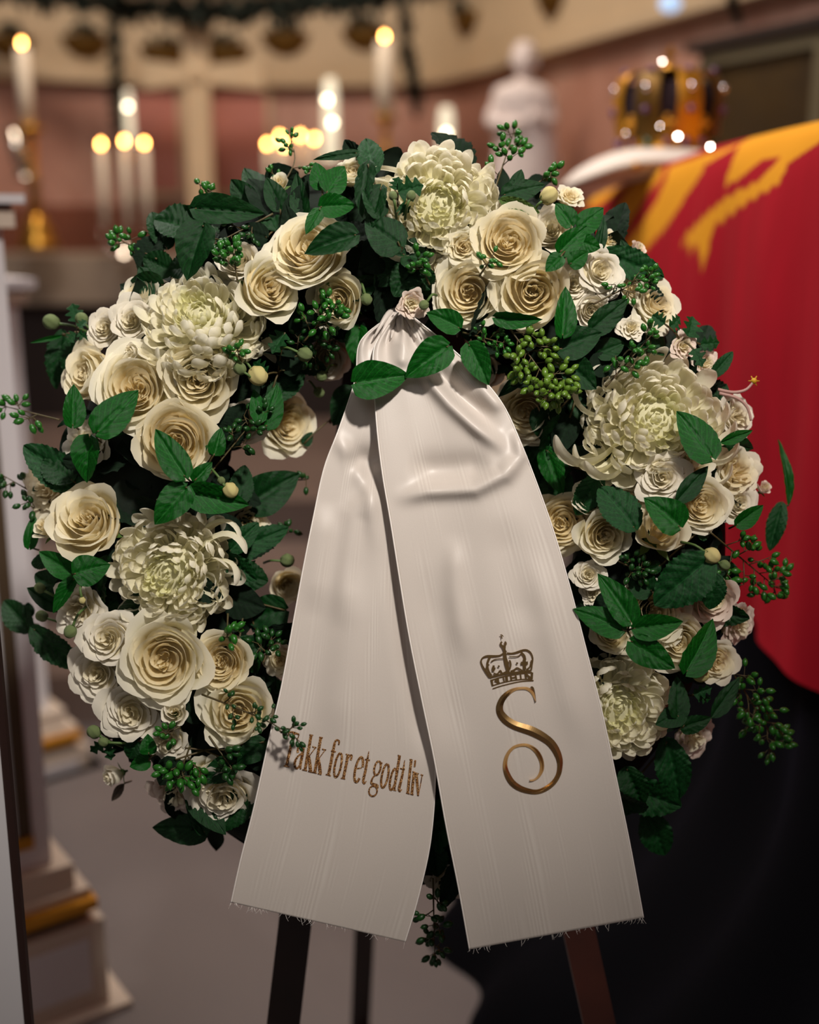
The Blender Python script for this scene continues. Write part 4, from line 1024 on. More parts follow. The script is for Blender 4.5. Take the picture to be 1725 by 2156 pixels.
def pod(x, y, r, label, mat='bud', to=(30, 10), dz=.03):
    d = surf(x, y)+dz; s = r*pxm(d); O = at(x, y, d)
    t = thing('round_bud', label, 'bud', Matrix.Translation(O), 'round green buds of the wreath')
    dr = (RX*to[0]-UY*to[1]); dr = dr.normalized(); q = (-dr-DZ*.4).normalized().to_track_quat('Z', 'Y').to_matrix().to_4x4()
    obj('pod', PM[mat], t, q @ Matrix.Diagonal((s, s, s*1.05, 1)))
    L = sqrt(to[0]**2+to[1]**2)*pxm(d)
    MB().tube(spline([tuple(dr*s*.8), tuple(dr*(s+L*.5)+UY*.002), tuple(dr*(s+L)+DZ*.018)], 7), [.0016, .0014, .0013, .0013, .0013, .0013, .0014], 6).build('stem', M['stemg'], t, True)
    b = MB()
    for k in range(5):
        a = k*2*pi/5; c = (q.to_3x3() @ Vector((cos(a), sin(a), 0))); zz = q.to_3x3() @ Vector((0, 0, 1)); s2 = c.cross(zz)
        b.add([-zz*s*1.02+s2*s*.15, -zz*s*1.02-s2*s*.15, c*s*.6-zz*s*.95-s2*s*.22, c*s*.98-zz*s*.45, c*s*.6-zz*s*.95+s2*s*.22], [(0, 1, 2, 3, 4)])
    b.build('sepal', M['calyx'], t, True)
    return t
# ------------------------------------------------------------------ the wreath's base and filler greenery
O_ = at(RCX, RCY, .0)
T = thing('wreath_base', 'mossy green ring stuffed with dark filler leaves under all the flowers', 'wreath', Matrix.Translation(O_))
def torus(u, v):
    a = 2*pi*u; b_ = 2*pi*v; cx, cy = RCX+RA*cos(a), RCY-RB*sin(a); tr = 160*(1+.06*noise.noise(Vector((cos(a)*3, sin(a)*3, b_))))
    ca_, sa_ = cos(a)/RA, sin(a)/RB; L = sqrt(ca_**2+sa_**2); nx, ny = ca_/L, -sa_/L
    return at(cx+nx*tr*cos(b_), cy+ny*tr*cos(b_), .02+.058*sin(b_))-O_
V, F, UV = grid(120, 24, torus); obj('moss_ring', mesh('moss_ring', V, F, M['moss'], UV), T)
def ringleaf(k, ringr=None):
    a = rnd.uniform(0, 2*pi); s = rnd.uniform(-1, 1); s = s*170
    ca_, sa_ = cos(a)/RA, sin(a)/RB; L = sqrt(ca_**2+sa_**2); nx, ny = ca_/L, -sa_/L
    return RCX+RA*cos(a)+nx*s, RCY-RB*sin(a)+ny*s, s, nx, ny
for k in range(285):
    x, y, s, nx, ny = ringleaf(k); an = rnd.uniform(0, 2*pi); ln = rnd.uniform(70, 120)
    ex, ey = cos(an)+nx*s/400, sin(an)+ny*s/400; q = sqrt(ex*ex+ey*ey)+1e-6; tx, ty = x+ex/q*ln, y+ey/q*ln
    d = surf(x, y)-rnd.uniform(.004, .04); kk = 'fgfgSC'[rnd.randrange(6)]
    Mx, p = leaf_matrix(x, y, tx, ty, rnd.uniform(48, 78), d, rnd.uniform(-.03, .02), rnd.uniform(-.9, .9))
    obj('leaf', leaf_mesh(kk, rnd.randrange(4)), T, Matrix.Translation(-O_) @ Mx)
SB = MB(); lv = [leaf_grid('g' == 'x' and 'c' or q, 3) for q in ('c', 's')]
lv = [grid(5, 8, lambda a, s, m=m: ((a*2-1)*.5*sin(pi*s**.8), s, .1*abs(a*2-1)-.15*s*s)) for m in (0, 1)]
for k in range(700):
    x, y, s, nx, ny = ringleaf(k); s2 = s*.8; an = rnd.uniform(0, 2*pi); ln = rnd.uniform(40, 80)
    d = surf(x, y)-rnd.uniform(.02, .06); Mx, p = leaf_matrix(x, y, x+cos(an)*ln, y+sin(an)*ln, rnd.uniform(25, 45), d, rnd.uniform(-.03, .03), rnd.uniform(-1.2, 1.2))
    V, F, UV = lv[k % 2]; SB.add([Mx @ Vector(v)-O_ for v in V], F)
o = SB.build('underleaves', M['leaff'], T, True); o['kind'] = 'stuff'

# ------------------------------------------------------------------ chrysanthemums
chrys(928, 428, 138, 'huge cream chrysanthemum crowning the top of the wreath', n=(.05, .02), np_=220, dz=.012,
      longs=[(125, 1.45, 1.5, 'c', 1.2), (105, 1.4, 1.5, 'c', 1.3), (50, 1.5, 1.45, 'c2', -.8), (12, 1.6, 1.35, 's', 1.5), (20, 1.6, 1.3, 's', 1.2), (125, 1.5, 1.2, 'c', 0), (-110, 1.5, 1.15, 'c2', .4), (-75, 1.55, 1.2, 'c2', -.3)])
chrys(418, 662, 146, 'broad cream chrysanthemum with drooping petals at the upper left', n=(-.10, .42), np_=225, dz=.008,
      longs=[(150, 1.6, 1.25, 's', 0), (130, 1.5, 1.2, 'c2', 0), (60, 1.5, 1.2, 'c', 0), (35, 1.5, 1.2, 'd', 0), (-80, 1.5, 1.15, 'c2', 0), (-60, 1.6, 1.2, 'c2', 0)])
chrys(352, 1205, 138, 'round cream chrysanthemum facing front on the left side', n=(-.05, -.02), np_=230, dz=.012,
      longs=[(112, 1.45, 1.75, 'd', 1.3), (100, 1.4, 1.7, 'c', 1.3), (75, 1.4, 1.5, 'c', 1.0), (-5, 1.55, 1.75, 'd', 1.4), (150, 1.5, 1.5, 'c', -1.3), (40, 1.5, 1.25, 'c2', 0)])
chrys(1385, 882, 158, 'largest shaggy white chrysanthemum with long curling petals at the right', n=(.12, .10), np_=235, dz=.010,
      longs=[(182, 1.55, 1.75, 'd', -1.4), (200, 1.55, 1.6, 'c', -1.2), (215, 1.55, 1.5, 'c', -.9), (228, 1.5, 1.4, 'c', -1.1), (88, 1.45, 1.7, 'd', 1.3), (78, 1.45, 1.9, 'c', 1.3), (98, 1.4, 1.6, 'c', 1.2), (38, 1.5, 1.6, 'd', 1.3), (25, 1.5, 1.5, 'd', 1.3), (245, 1.5, 1.25, 'c', 0), (155, 1.5, 1.2, 'c', .2), (265, 1.5, 1.25, 's', 0)])
chrys(1302, 1492, 126, 'cream chrysanthemum half behind the right ribbon tail, lower right', n=(.10, .0), np_=225, dz=.0,
      longs=[(40, 1.5, 1.2, 'c', 0), (-35, 1.5, 1.25, 'c2', 0), (-70, 1.5, 1.15, 'c', 0), (80, 1.5, 1.15, 'c2', 0)])

# ------------------------------------------------------------------ roses
G1, G2 = 'large cream roses', 'small white spray roses'
R_ = [
 (650, 528, 84, 'O', 'cream', 'large pale rose under the dark leaf at upper left of the ribbon knot', (-.18, .30), 0, .008, 1.0),
 (570, 606, 70, 'W', 'cream', 'peach-hearted rose seen obliquely right of the upper left chrysanthemum', (.45, .08), 1, .010, 1.25),
 (712, 628, 62, 'W', 'cream', 'open rose with tall right petal beside the dark gap left of the knot', (-.28, -.18), 2, .0, 1.1),
 (1072, 510, 70, 'O', 'warm', 'warm cream rose right of the top chrysanthemum', (-.02, .05), 3, .012, 1.1),
 (988, 616, 72, 'O', 'cream', 'cream rose with a dark heart above and right of the ribbon knot', (-.10, -.18), 4, .004, 1.0),
 (1124, 614, 78, 'W', 'warm', 'golden-hearted rose above the dense green berry cluster', (-.02, -.12), 5, .006, 1.0),
 (285, 815, 84, 'O', 'cream', 'big cream rose with a green leaf across its lower left edge', (.10, .12), 6, .010, 1.0),
 (418, 800, 78, 'W', 'peach', 'shaded peach rose tucked under the upper left chrysanthemum', (.08, -.18), 7, .004, 1.0),
 (367, 928, 78, 'O', 'warm', 'cream rose with a pointed leaf laid over its lower left heart', (.05, -.05), 8, .012, 1.0),
 (606, 892, 62, 'O', 'cream', 'side-turned cream rose at the ring opening left of the ribbon', (.62, -.05), 9, -.004, 1.1),
 (185, 1095, 80, 'W', 'peach', 'crumpled beige rose upper left of the front-facing left chrysanthemum', (-.10, .36), 10, .006, 1.0),
 (345, 1388, 86, 'O', 'cream', 'biggest cream rose directly below the left chrysanthemum', (.05, .0), 11, .012, 1.0),
 (466, 1392, 60, 'O', 'warm', 'golden spiral rose right of the biggest cream rose, lower left', (.0, .05), 12, .006, 1.0),
 (500, 1498, 76, 'W', 'cream', 'cream rose behind the wispy dark berry twig at lower left', (.10, .10), 13, .0, 1.0),
 (1108, 868, 62, 'O', 'peach', 'shaded rose beside the upper right edge of the front ribbon tail', (-.20, -.25), 14, .0, 1.0),
 (1182, 1100, 60, 'O', 'warm', 'golden rose half hidden by the right ribbon edge, mid height', (-.05, .02), 15, .0, 1.1),
 (1272, 1128, 56, 'W', 'cream', 'cream rose with wavy petals right of the half hidden golden rose', (.05, -.15), 16, .006, 1.0),
 (1388, 1122, 68, 'U', 'peach', 'tall tulip-shaped rose below the heart-shaped leaf at right', (.05, .30), 17, .004, 1.1),
 (1475, 1062, 58, 'O', 'cream', 'round cream rose between two dark leaves at the right side', (.15, .0), 18, .004, 1.0),
 (1395, 1005, 48, 'S', 'white', 'white spray rose just below the right chrysanthemum', (-.05, .0), 19, .016, 1.0),
 (1240, 1212, 30, 'S', 'white', 'single tiny white rose standing by the right ribbon edge', (-.05, .02), 20, .004, 1.1),
 (185, 790, 66, 'W', 'peach', 'long-petalled peach rose at the outer left, turned away', (-.62, .10), 21, -.006, 1.35),
 (1012, 778, 50, 'W', 'white', 'translucent white rose behind a leaf just right of the knot', (.05, -.2), 22, -.018, 1.0),
 (100, 1028, 56, 'F', 'peach', 'ruffled peach flower behind the serrated leaf at far left', (-.5, .1), 0, -.01, 1.1),
 (98, 1112, 34, 'U', 'cream', 'small closed cream rosebud at far left below the thin berry twig', (-.3, .5), 1, .0, 1.0),
 (226, 1345, 54, 'S', 'white', 'upper of the stacked white spray roses at lower left', (-.10, .10), 23, .010, 1.0),
 (205, 1418, 60, 'S', 'white', 'greenish white spray rose at the outer edge of the lower left', (-.20, -.05), 24, .0, 1.0),
 (276, 1500, 60, 'S', 'white', 'lowest of the three stacked white spray roses at lower left', (-.05, -.10), 25, .006, 1.05),
 (368, 1500, 34, 'U', 'white', 'half-open greenish bud below the biggest cream rose', (.1, .25), 2, .014, 1.0),
 (350, 1560, 46, 'F', 'white', 'pale ruffled flower behind the dense berries at lower left', (-.1, -.2), 1, -.008, 1.0),
 (468, 1680, 66, 'S', 'white', 'cool white rose near the bottom left edge beside the ribbon', (.05, -.35), 26, .0, 1.0),
 (365, 1672, 50, 'F', 'pink', 'dull backlit ruffled flower at the bottom left', (-.1, -.5), 2, -.014, 1.1),
 (238, 1634, 30, 'U', 'white', 'small opening white bud poking out at the lower left edge', (-.75, -.2), 3, .0, 1.1),
 (590, 1392, 30, 'S', 'cream', 'small cream rose peeping out by the left ribbon edge', (.1, .0), 27, .0, 1.1),
 (606, 1232, 38, 'W', 'peach', 'dim rose half hidden by the left ribbon tail inside the ring', (.3, -.1), 28, -.02, 1.0),
 (520, 1098, 42, 'F', 'cream', 'ruffled cream flower under the dark leaves of the left inner edge', (.3, .1), 3, -.016, 1.0),
 (516, 890, 44, 'S', 'white', 'pale spray rose left of the side-turned rose', (.1, -.1), 29, -.004, 1.0),
 (182, 930, 48, 'F', 'white', 'small white rose behind the pair of leaves at the outer left', (-.3, .1), 4, -.004, 1.0),
 (220, 690, 38, 'S', 'white', 'outermost small rose left of the upper left chrysanthemum', (-.25, .1), 30, .0, 1.1),
 (278, 676, 46, 'S', 'white', 'small rose tucked against the upper left chrysanthemum', (-.15, .05), 31, .004, 1.0),
 (292, 620, 40, 'W', 'cream', 'curved pale outer petals above the small rose at the upper left', (-.3, .4), 32, -.01, 1.1),
 (1164, 482, 50, 'W', 'white', 'white rose left of the bright four-leaf sprig at the upper right', (-.1, .2), 33, .0, 1.1),
 (1266, 570, 46, 'S', 'white', 'white oval rose under the bright sprig at the upper right', (.30, .0), 34, .010, 1.15),
 (1206, 596, 42, 'S', 'white', 'white rose between the golden-hearted rose and the white oval rose', (.05, .0), 35, .0, 1.1),
 (1245, 655, 36, 'W', 'white', 'white petals glimpsed beside the upright leaf at the upper right', (.2, -.2), 36, -.006, 1.1),
 (1386, 642, 54, 'S', 'cream', 'cream rose at the outer edge above the right chrysanthemum', (.45, .25), 37, .0, 1.1),
 (1340, 610, 34, 'S', 'cream', 'small cream rose behind the thin berries above the outer edge rose', (.3, .3), 38, -.006, 1.0),
 (976, 520, 38, 'S', 'cream', 'small cream rose below the top chrysanthemum', (.0, -.1), 39, .008, 1.0),
 (930, 566, 32, 'S', 'cream', 'small shaded rose left of the dark-hearted cream rose', (-.1, -.1), 40, -.002, 1.0),
 (1200, 412, 28, 'F', 'cream', 'little frilly cream flower at the top right rim', (.2, .5), 5, .0, 1.0),
 (1285, 505, 26, 'F', 'cream', 'frilly flower edge behind the dark narrow leaf, upper right', (.4, .3), 6, -.01, 1.0),
 (1342, 526, 24, 'U', 'pink', 'pinkish petal tip against the crimson cloth at the upper right', (.5, .5), 4, -.01, 1.0),
 (1440, 728, 28, 'F', 'pink', 'blush ruffled rose above the right chrysanthemum', (.2, .1), 7, .006, 1.0),
 (1488, 765, 28, 'F', 'pink', 'blush petals under the lobed leaves at the right rim', (.4, .1), 8, -.004, 1.0),
 (1550, 880, 48, 'F', 'white', 'white ruffled flower at the outer right of the right chrysanthemum', (.55, .05), 9, -.006, 1.1),
 (1552, 1000, 58, 'F', 'cream', 'cream ruffled flower at the outer right edge, mid height', (.45, .05), 10, .0, 1.1),
 (1556, 1062, 42, 'S', 'white', 'white spray rose below the ruffled flower on the right edge', (.35, .0), 41, .0, 1.0),
 (1450, 985, 48, 'F', 'cream', 'loose cream petals between right chrysanthemum and leaf', (.1, .0), 11, .0, 1.0),
 (1248, 1052, 40, 'W', 'cream', 'cream rose half under the light serrated leaf right of the ribbon', (-.05, .1), 42, -.004, 1.0),
 (1378, 1290, 62, 'O', 'cream', 'cream rose behind the pair of leaves at the lower right', (.0, .05), 43, -.004, 1.0),
 (1500, 1262, 54, 'W', 'pink', 'blush pink open rose at the right above the shiny leaves', (.25, -.2), 44, .0, 1.0),
 (1556, 1315, 44, 'F', 'pink', 'blush ruffled flower at the lower right rim', (.55, -.3), 12, -.004, 1.0),
 (1430, 1350, 62, 'W', 'cream', 'cream rose under the crossing leaves of the lower right', (.0, -.1), 45, .0, 1.0),
 (1510, 1395, 46, 'S', 'cream', 'small cream rose at the lower right rim', (.30, -.1), 46, .004, 1.15),
 (1290, 1335, 44, 'W', 'cream', 'cream rose just above the lower right chrysanthemum', (-.05, .1), 47, -.006, 1.0),
 (1462, 1556, 42, 'F', 'pink', 'dim ruffled flower below the dark leaves at the lower right', (.3, -.4), 13, -.01, 1.1),
 (744, 362, 36, 'W', 'cream', 'cream petals behind the leaves left of the top chrysanthemum', (-.1, .5), 48, -.008, 1.1),
 (505, 548, 42, 'W', 'white', 'white rose behind the dense berries above the upper left chrysanthemum', (.0, .2), 49, -.006, 1.0),
 (588, 388, 28, 'U', 'cream', 'pale petals deep in the foliage at the top left', (.0, .4), 5, -.01, 1.0),
 (940, 1862, 40, 'F', 'white', 'dim white flower in the gap between the two ribbon tails', (.0, -.5), 14, -.03, 1.0),
 (868, 640, 30, 'F', 'pink', 'shadowed grey-white flower right above the ribbon knot', (.2, -.2), 15, .03, 1.1),
 (690, 755, 46, 'W', 'white', 'dim greenish rose in shadow left of the ribbon knot', (.2, -.2), 50, -.02, 1.0),
 (1250, 1250, 26, 'F', 'white', 'tiny shaded petals below the tiny white rose', (0, 0), 16, -.012, 1.0),
 (450, 1640, 46, 'F', 'cream', 'pale frilled petals above the cool white rose at bottom left', (.1, -.1), 17, -.004, 1.0),
 (165, 1282, 54, 'F', 'white', 'loose white ruffled rose at the left rim below the dark leaves', (-.25, .0), 18, .0, 1.0),
 (1330, 1060, 40, 'O', 'peach', 'small shaded rose behind the ribbed dark leaf at right', (0, 0), 52, -.01, 1.0),
 (1610, 1028, 19, 'U', 'pink', 'closed pink bud against the crimson cloth at the far right', (.3, .5), 6, .01, 1.1),
 (280, 738, 24, 'U', 'white', 'green-sepalled small bud above the big cream rose', (-.5, .0), 7, .016, 1.0),
 (1330, 690, 28, 'F', 'white', 'curled white petals between olive twig and right chrysanthemum', (.1, .3), 19, .0, 1.0),
]
for (x, y, r, kd, pal, lab, n, var, dz, asp) in R_:
    big = r >= 55 and kd in 'OW'
    v = {'O': var % 4, 'W': var % 4, 'S': var % 3, 'F': var % 3, 'U': var % 2}[kd]
    isr = kd in 'OWSU'
    rose(x, y, r, kd, pal, lab, n, v, dz, 1., cat='rose' if isr else 'flower', name=('rose' if kd in 'OWS' else 'rosebud' if kd == 'U' else 'ruffled_flower'),
         group=G1 if big else G2)

# ------------------------------------------------------------------ leaf sprigs
leaves('pair of large smooth dark leaves at the upper left rim', [('C', 412, 438, 556, 450, 66, .1), ('C', 428, 476, 382, 583, 86, .1), ('S', 400, 478, 322, 452, 84, .3, -.02)])
leaves('dark leaf with upturned tip at the far upper left rim', [('S', 350, 520, 325, 440, 60, .5), ('g', 300, 560, 330, 490, 70)], dz=.0)
leaves('thick dark leaf cluster left of the top chrysanthemum', [('C', 775, 345, 756, 452, 44, .6), ('C', 802, 395, 772, 482, 46, .4), ('C', 842, 518, 764, 462, 84, .0), ('C', 800, 455, 770, 390, 50, .3)], dz=.034)
leaves('single upright serrated leaf at the very top of the wreath', [('s', 786, 362, 772, 281, 62, .0)], dz=.02)
leaves('thin leaf seen edge-on at the top left of the upright leaf', [('C', 750, 322, 660, 334, 22, .0)], dz=.02)
leaves('bright rounded leaves at the top left of the wreath', [('c', 690, 402, 727, 348, 60, .0), ('c', 678, 396, 664, 340, 46, .3), ('c', 676, 436, 749, 430, 54, .1), ('c', 673, 442, 644, 490, 34, .2)])
leaves('wide dark shiny leaf lying over the pale rose near the top', [('C', 748, 495, 638, 524, 66, .1)], dz=.036)
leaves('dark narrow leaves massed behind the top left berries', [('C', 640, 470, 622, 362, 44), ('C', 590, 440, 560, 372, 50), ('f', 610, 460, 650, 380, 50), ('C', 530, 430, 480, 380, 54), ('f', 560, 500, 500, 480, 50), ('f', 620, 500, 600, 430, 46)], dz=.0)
leaves('small lobed leaves beside the green buds on the top chrysanthemum', [('l', 838, 405, 892, 390, 62, .1), ('l', 832, 400, 838, 372, 36), ('l', 842, 432, 860, 448, 40)], dz=.036)
leaves('dark shadowed leaves in the hollow above the ribbon knot', [('C', 850, 545, 785, 600, 70), ('C', 850, 535, 905, 545, 70), ('S', 870, 560, 830, 620, 70), ('f', 800, 540, 760, 570, 60), ('S', 880, 570, 905, 612, 60)], dz=.006)
leaves('broad leaf and olive leaf right of the top chrysanthemum', [('C', 1062, 410, 1152, 388, 50, .1), ('o', 1058, 422, 1136, 448, 32, .2), ('C', 1085, 395, 1098, 355, 32)], dz=.02)
leaves('bright clover-like sprig of rounded leaves at the upper right', [('c', 1203, 474, 1170, 427, 46, .1), ('c', 1222, 480, 1274, 438, 52, .1), ('c', 1180, 530, 1237, 473, 50, .1), ('c', 1220, 508, 1266, 524, 42, .2), ('c', 1202, 556, 1240, 528, 40, .3), ('c', 1181, 540, 1150, 572, 38, .1)], dz=.038)
leaves('dark narrow leaf behind the bright rounded sprig', [('N', 1258, 536, 1276, 455, 26)], dz=.02)
leaves('large pointed serrated leaf against the crimson cloth, upper right', [('s', 1276, 535, 1406, 585, 70, .1)], dz=.012)
leaves('upright folded leaf beside the golden-hearted rose', [('c', 1185, 705, 1192, 602, 50, .2)], dz=.034)
leaves('smooth broad leaves right of the dense berry cluster', [('C', 1178, 735, 1268, 697, 74, .0), ('C', 1195, 765, 1258, 818, 66, .1), ('C', 1248, 692, 1328, 632, 54, .3)], dz=.024)
leaves('flat horizontal leaf under the golden-hearted rose', [('c', 1045, 668, 1142, 680, 34, .5)], dz=.026)
leaves('narrow dark leaf pointing down-left under the berry cluster', [('N', 1112, 785, 1048, 833, 26, .1)], dz=.026)
leaves('dark leaves in the shade behind the olive berry twig', [('C', 1260, 745, 1320, 720, 50), ('f', 1250, 780, 1300, 750, 56), ('C', 1180, 860, 1130, 900, 60), ('f', 1200, 880, 1170, 960, 60)], dz=.0)
leaves('lobed leaf tuft at the right rim above the chrysanthemum', [('l', 1450, 710, 1466, 664, 54), ('l', 1400, 682, 1372, 664, 40), ('l', 1410, 690, 1440, 668, 40), ('l', 1475, 725, 1522, 722, 40), ('l', 1460, 735, 1480, 770, 40)], dz=.022)
leaves('small pointed leaf at the right rim over the crimson cloth', [('s', 1500, 792, 1546, 740, 32)], dz=.01)
leaves('heart-shaped leaf lying on the right chrysanthemum', [('c', 1498, 962, 1427, 864, 80, .1)], dz=.048, link=True)
leaves('narrow leaf pointing right beside the right chrysanthemum', [('n', 1517, 932, 1590, 907, 26, .2)], dz=.034)
leaves('narrow dark leaf slanting over the cream rose at right', [('N', 1423, 1060, 1495, 982, 44, .1)], dz=.034)
leaves('heart-shaped leaf above the tulip-shaped rose at right', [('c', 1430, 1108, 1366, 1044, 78, .1)], dz=.040)
leaves('tall blade-like leaf standing alone at the far right', [('n', 1661, 1064, 1653, 924, 22, .2)], dz=.0)
leaves('pale drooping leaf at the far right rim', [('s', 1646, 1064, 1620, 1158, 42, .3)], dz=.0)
leaves('bright pointed leaf above the right berry sprig', [('c', 1553, 1105, 1609, 1063, 40, .1)], dz=.024)
leaves('ribbed dark leaf between the roses right of the ribbon', [('s', 1335, 1110, 1270, 1018, 86, .1)], dz=.026)
leaves('light green serrated leaf right of the ribbon below the chrysanthemum', [('s', 1262, 1005, 1212, 1085, 62, .1), ('c', 1150, 948, 1185, 1042, 52, .4)], dz=.010)
leaves('broad ribbed leaf pair at the right middle', [('s', 1492, 1180, 1383, 1272, 112, .0), ('s', 1508, 1212, 1494, 1286, 58, .1)], dz=.036)
leaves('dark round leaves in shadow behind the four-leaf sprig', [('C', 1372, 1245, 1320, 1210, 62), ('C', 1390, 1190, 1360, 1205, 30), ('f', 1290, 1260, 1250, 1300, 56), ('C', 1470, 1120, 1500, 1110, 46)], dz=.004)
leaves('glossy sprig of four pointed leaves beside the right ribbon edge', [('c', 1328, 1308, 1266, 1203, 64, .1), ('c', 1310, 1325, 1212, 1280, 62, .1), ('c', 1338, 1323, 1442, 1314, 58, .0), ('c', 1331, 1352, 1422, 1412, 66, .1)], dz=.044)
leaves('large upright glossy leaf at the lower right', [('c', 1447, 1413, 1514, 1307, 70, .1)], dz=.036)
leaves('dark narrow leaves right of the lower right chrysanthemum', [('C', 1428, 1508, 1432, 1424, 50, .2), ('C', 1438, 1500, 1382, 1524, 48, .2), ('C', 1438, 1532, 1502, 1512, 42, .2), ('N', 1498, 1512, 1562, 1428, 40, .1)], dz=.024)
leaves('hanging serrated leaves at the bottom right', [('s', 1405, 1562, 1432, 1688, 80, .1), ('s', 1312, 1652, 1440, 1708, 86, .1), ('s', 1365, 1715, 1402, 1808, 74, .1), ('S', 1320, 1620, 1350, 1700, 70)], dz=.004)
leaves('tiny lobed leaf beside the lower right rim rose', [('l', 1460, 1462, 1500, 1448, 36), ('l', 1470, 1468, 1500, 1475, 24)], dz=.024)
leaves('large bright leaf across the big cream rose at the left', [('c', 206, 908, 291, 822, 76, .05)], dz=.046)
leaves('folded bright leaf at the outer left', [('c', 153, 895, 155, 808, 44, .5)], dz=.036)
leaves('bright drooping leaf at the outer left', [('c', 188, 922, 172, 1016, 64, .1), ('c', 205, 915, 258, 914, 18, .3)], dz=.036)
leaves('pointed bright leaf over the heart of the left cream rose', [('c', 388, 1002, 322, 903, 64, .1)], dz=.048)
leaves('dim leaves hanging behind the round bud at the far left', [('S', 132, 702, 108, 818, 50, .2), ('S', 150, 720, 140, 810, 50)], dz=-.02)
leaves('serrated dark leaf pointing left at the outer left rim', [('s', 172, 1030, 44, 934, 84, .1), ('S', 150, 1010, 90, 960, 70)], dz=.010)
leaves('small lobed leaves beside the round bud at the far left', [('l', 162, 678, 150, 638, 42), ('l', 165, 690, 182, 672, 24), ('l', 158, 700, 145, 722, 32), ('l', 165, 700, 182, 716, 26), ('n', 132, 706, 62, 722, 10)], dz=.01)
leaves('folded leaf pair above the side-turned rose', [('c', 562, 898, 584, 808, 54, .3), ('c', 548, 885, 535, 818, 36, .4)], dz=.032)
leaves('dark lobed leaves at the inner edge left of the knot', [('S', 570, 840, 640, 782, 60), ('l', 560, 790, 530, 760, 50), ('f', 600, 780, 640, 740, 60), ('l', 600, 700, 570, 740, 50)], dz=.006)
leaves('small bright leaf right of the left cream rose', [('c', 410, 1012, 446, 972, 36, .1), ('c', 452, 955, 468, 902, 38, .2)], dz=.032)
leaves('leaf trio fanned out above the left chrysanthemum', [('c', 392, 1026, 325, 1106, 72, .05), ('c', 403, 1040, 524, 1062, 68, .1)], dz=.044)
leaves('large smooth dark leaf pointing to the ring opening at left', [('C', 524, 1062, 630, 994, 90, .1), ('S', 500, 1060, 520, 980, 56, .2, -.01)], dz=.022)
leaves('serrated three-part leaf at the left inner edge', [('s', 484, 1160, 545, 1102, 50, .1), ('s', 482, 1165, 606, 1117, 66, .1), ('s', 478, 1172, 538, 1226, 52, .1)], dz=.022)
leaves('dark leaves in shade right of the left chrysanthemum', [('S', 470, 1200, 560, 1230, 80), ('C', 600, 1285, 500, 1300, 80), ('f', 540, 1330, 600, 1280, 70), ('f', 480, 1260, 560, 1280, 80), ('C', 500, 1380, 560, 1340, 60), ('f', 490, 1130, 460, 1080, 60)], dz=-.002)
leaves('pair of smooth leaves at the left rim beside the chrysanthemum', [('c', 158, 1208, 229, 1186, 70, .05), ('c', 152, 1208, 80, 1158, 50, .1), ('c', 155, 1222, 110, 1292, 36, .2)], dz=.034)
leaves('dark leaves behind the smooth pair at the left rim', [('S', 130, 1240, 70, 1205, 50), ('C', 128, 1275, 55, 1236, 46), ('S', 110, 1180, 60, 1180, 40)], dz=.0)
leaves('narrow upright leaf at the far left rim', [('c', 62, 1152, 72, 1082, 30, .3)], dz=.012)
leaves('serrated leaf reaching out of the picture at the far left', [('S', 62, 1325, 4, 1262, 62, .1), ('S', 60, 1300, 60, 1268, 26)], dz=-.02)
leaves('long dark serrated leaf hanging at the lower left rim', [('S', 72, 1326, 162, 1418, 66, .1)], dz=-.01)
leaves('two small bright leaves at the bottom left', [('c', 313, 1586, 310, 1546, 36, .2), ('c', 314, 1602, 272, 1612, 36, .2)], dz=.03)
leaves('small lobed leaves around the green buds at the lower left rim', [('l', 225, 1560, 190, 1585, 34), ('l', 228, 1565, 232, 1600, 34), ('l', 215, 1545, 228, 1528, 24)], dz=.01)
leaves('deep shadowed leaves at the inner right edge behind the ribbon', [('S', 1150, 900, 1100, 980, 84), ('C', 1170, 960, 1120, 1050, 80), ('S', 1190, 1000, 1140, 1100, 80), ('C', 1180, 930, 1190, 1010, 70), ('C', 1140, 860, 1160, 940, 60)], dz=-.004)
leaves('dark leaves tucked above the upper left chrysanthemum rim', [('C', 340, 600, 268, 600, 60), ('S', 360, 570, 300, 540, 66), ('C', 330, 620, 290, 560, 56), ('S', 400, 560, 350, 560, 60)], dz=-.006)
leaves('small brown withered leaf under the opening white bud', [('b', 262, 1650, 232, 1688, 20)], dz=.0)
leaves('large dark leaf lying at the bottom left', [('C', 432, 1748, 317, 1742, 66, .1), ('C', 430, 1752, 394, 1662, 36, .5)], dz=-.004)
leaves('serrated dark leaves beside the left ribbon at the bottom', [('S', 538, 1665, 442, 1750, 72, .1)], dz=-.008)
leaves('dark shiny leaves under the dense lower left berries', [('C', 492, 1608, 418, 1645, 56, .1), ('C', 556, 1562, 498, 1612, 54, .1), ('f', 370, 1600, 340, 1660, 60), ('S', 290, 1560, 270, 1600, 44)], dz=.006)
leaves('serrated leaf in the gap between the ribbon tails', [('s', 928, 1690, 922, 1802, 60, .1), ('S', 915, 1780, 925, 1850, 50)], dz=-.02)
leaves('puckered green leaf lying across both ribbon tails', [('c', 749, 806, 861, 792, 84, .0, .134)], dz=.036)
leaves('puckered leaf on the front ribbon tail right of the first', [('c', 942, 730, 852, 788, 76, .0, .138)], dz=.036)
leaves('down-pointing puckered leaf right of the ribbon gathers', [('c', 988, 727, 1031, 810, 60, .05, .134)], dz=.036)
leaves('glossy leaf between the knot and the dark-hearted rose', [('c', 966, 690, 901, 652, 54, .05, .122)], dz=.030)
leaves('upright dark leaf left of the ribbon gathers', [('c', 757, 690, 744, 774, 50, .2)], dz=.022)
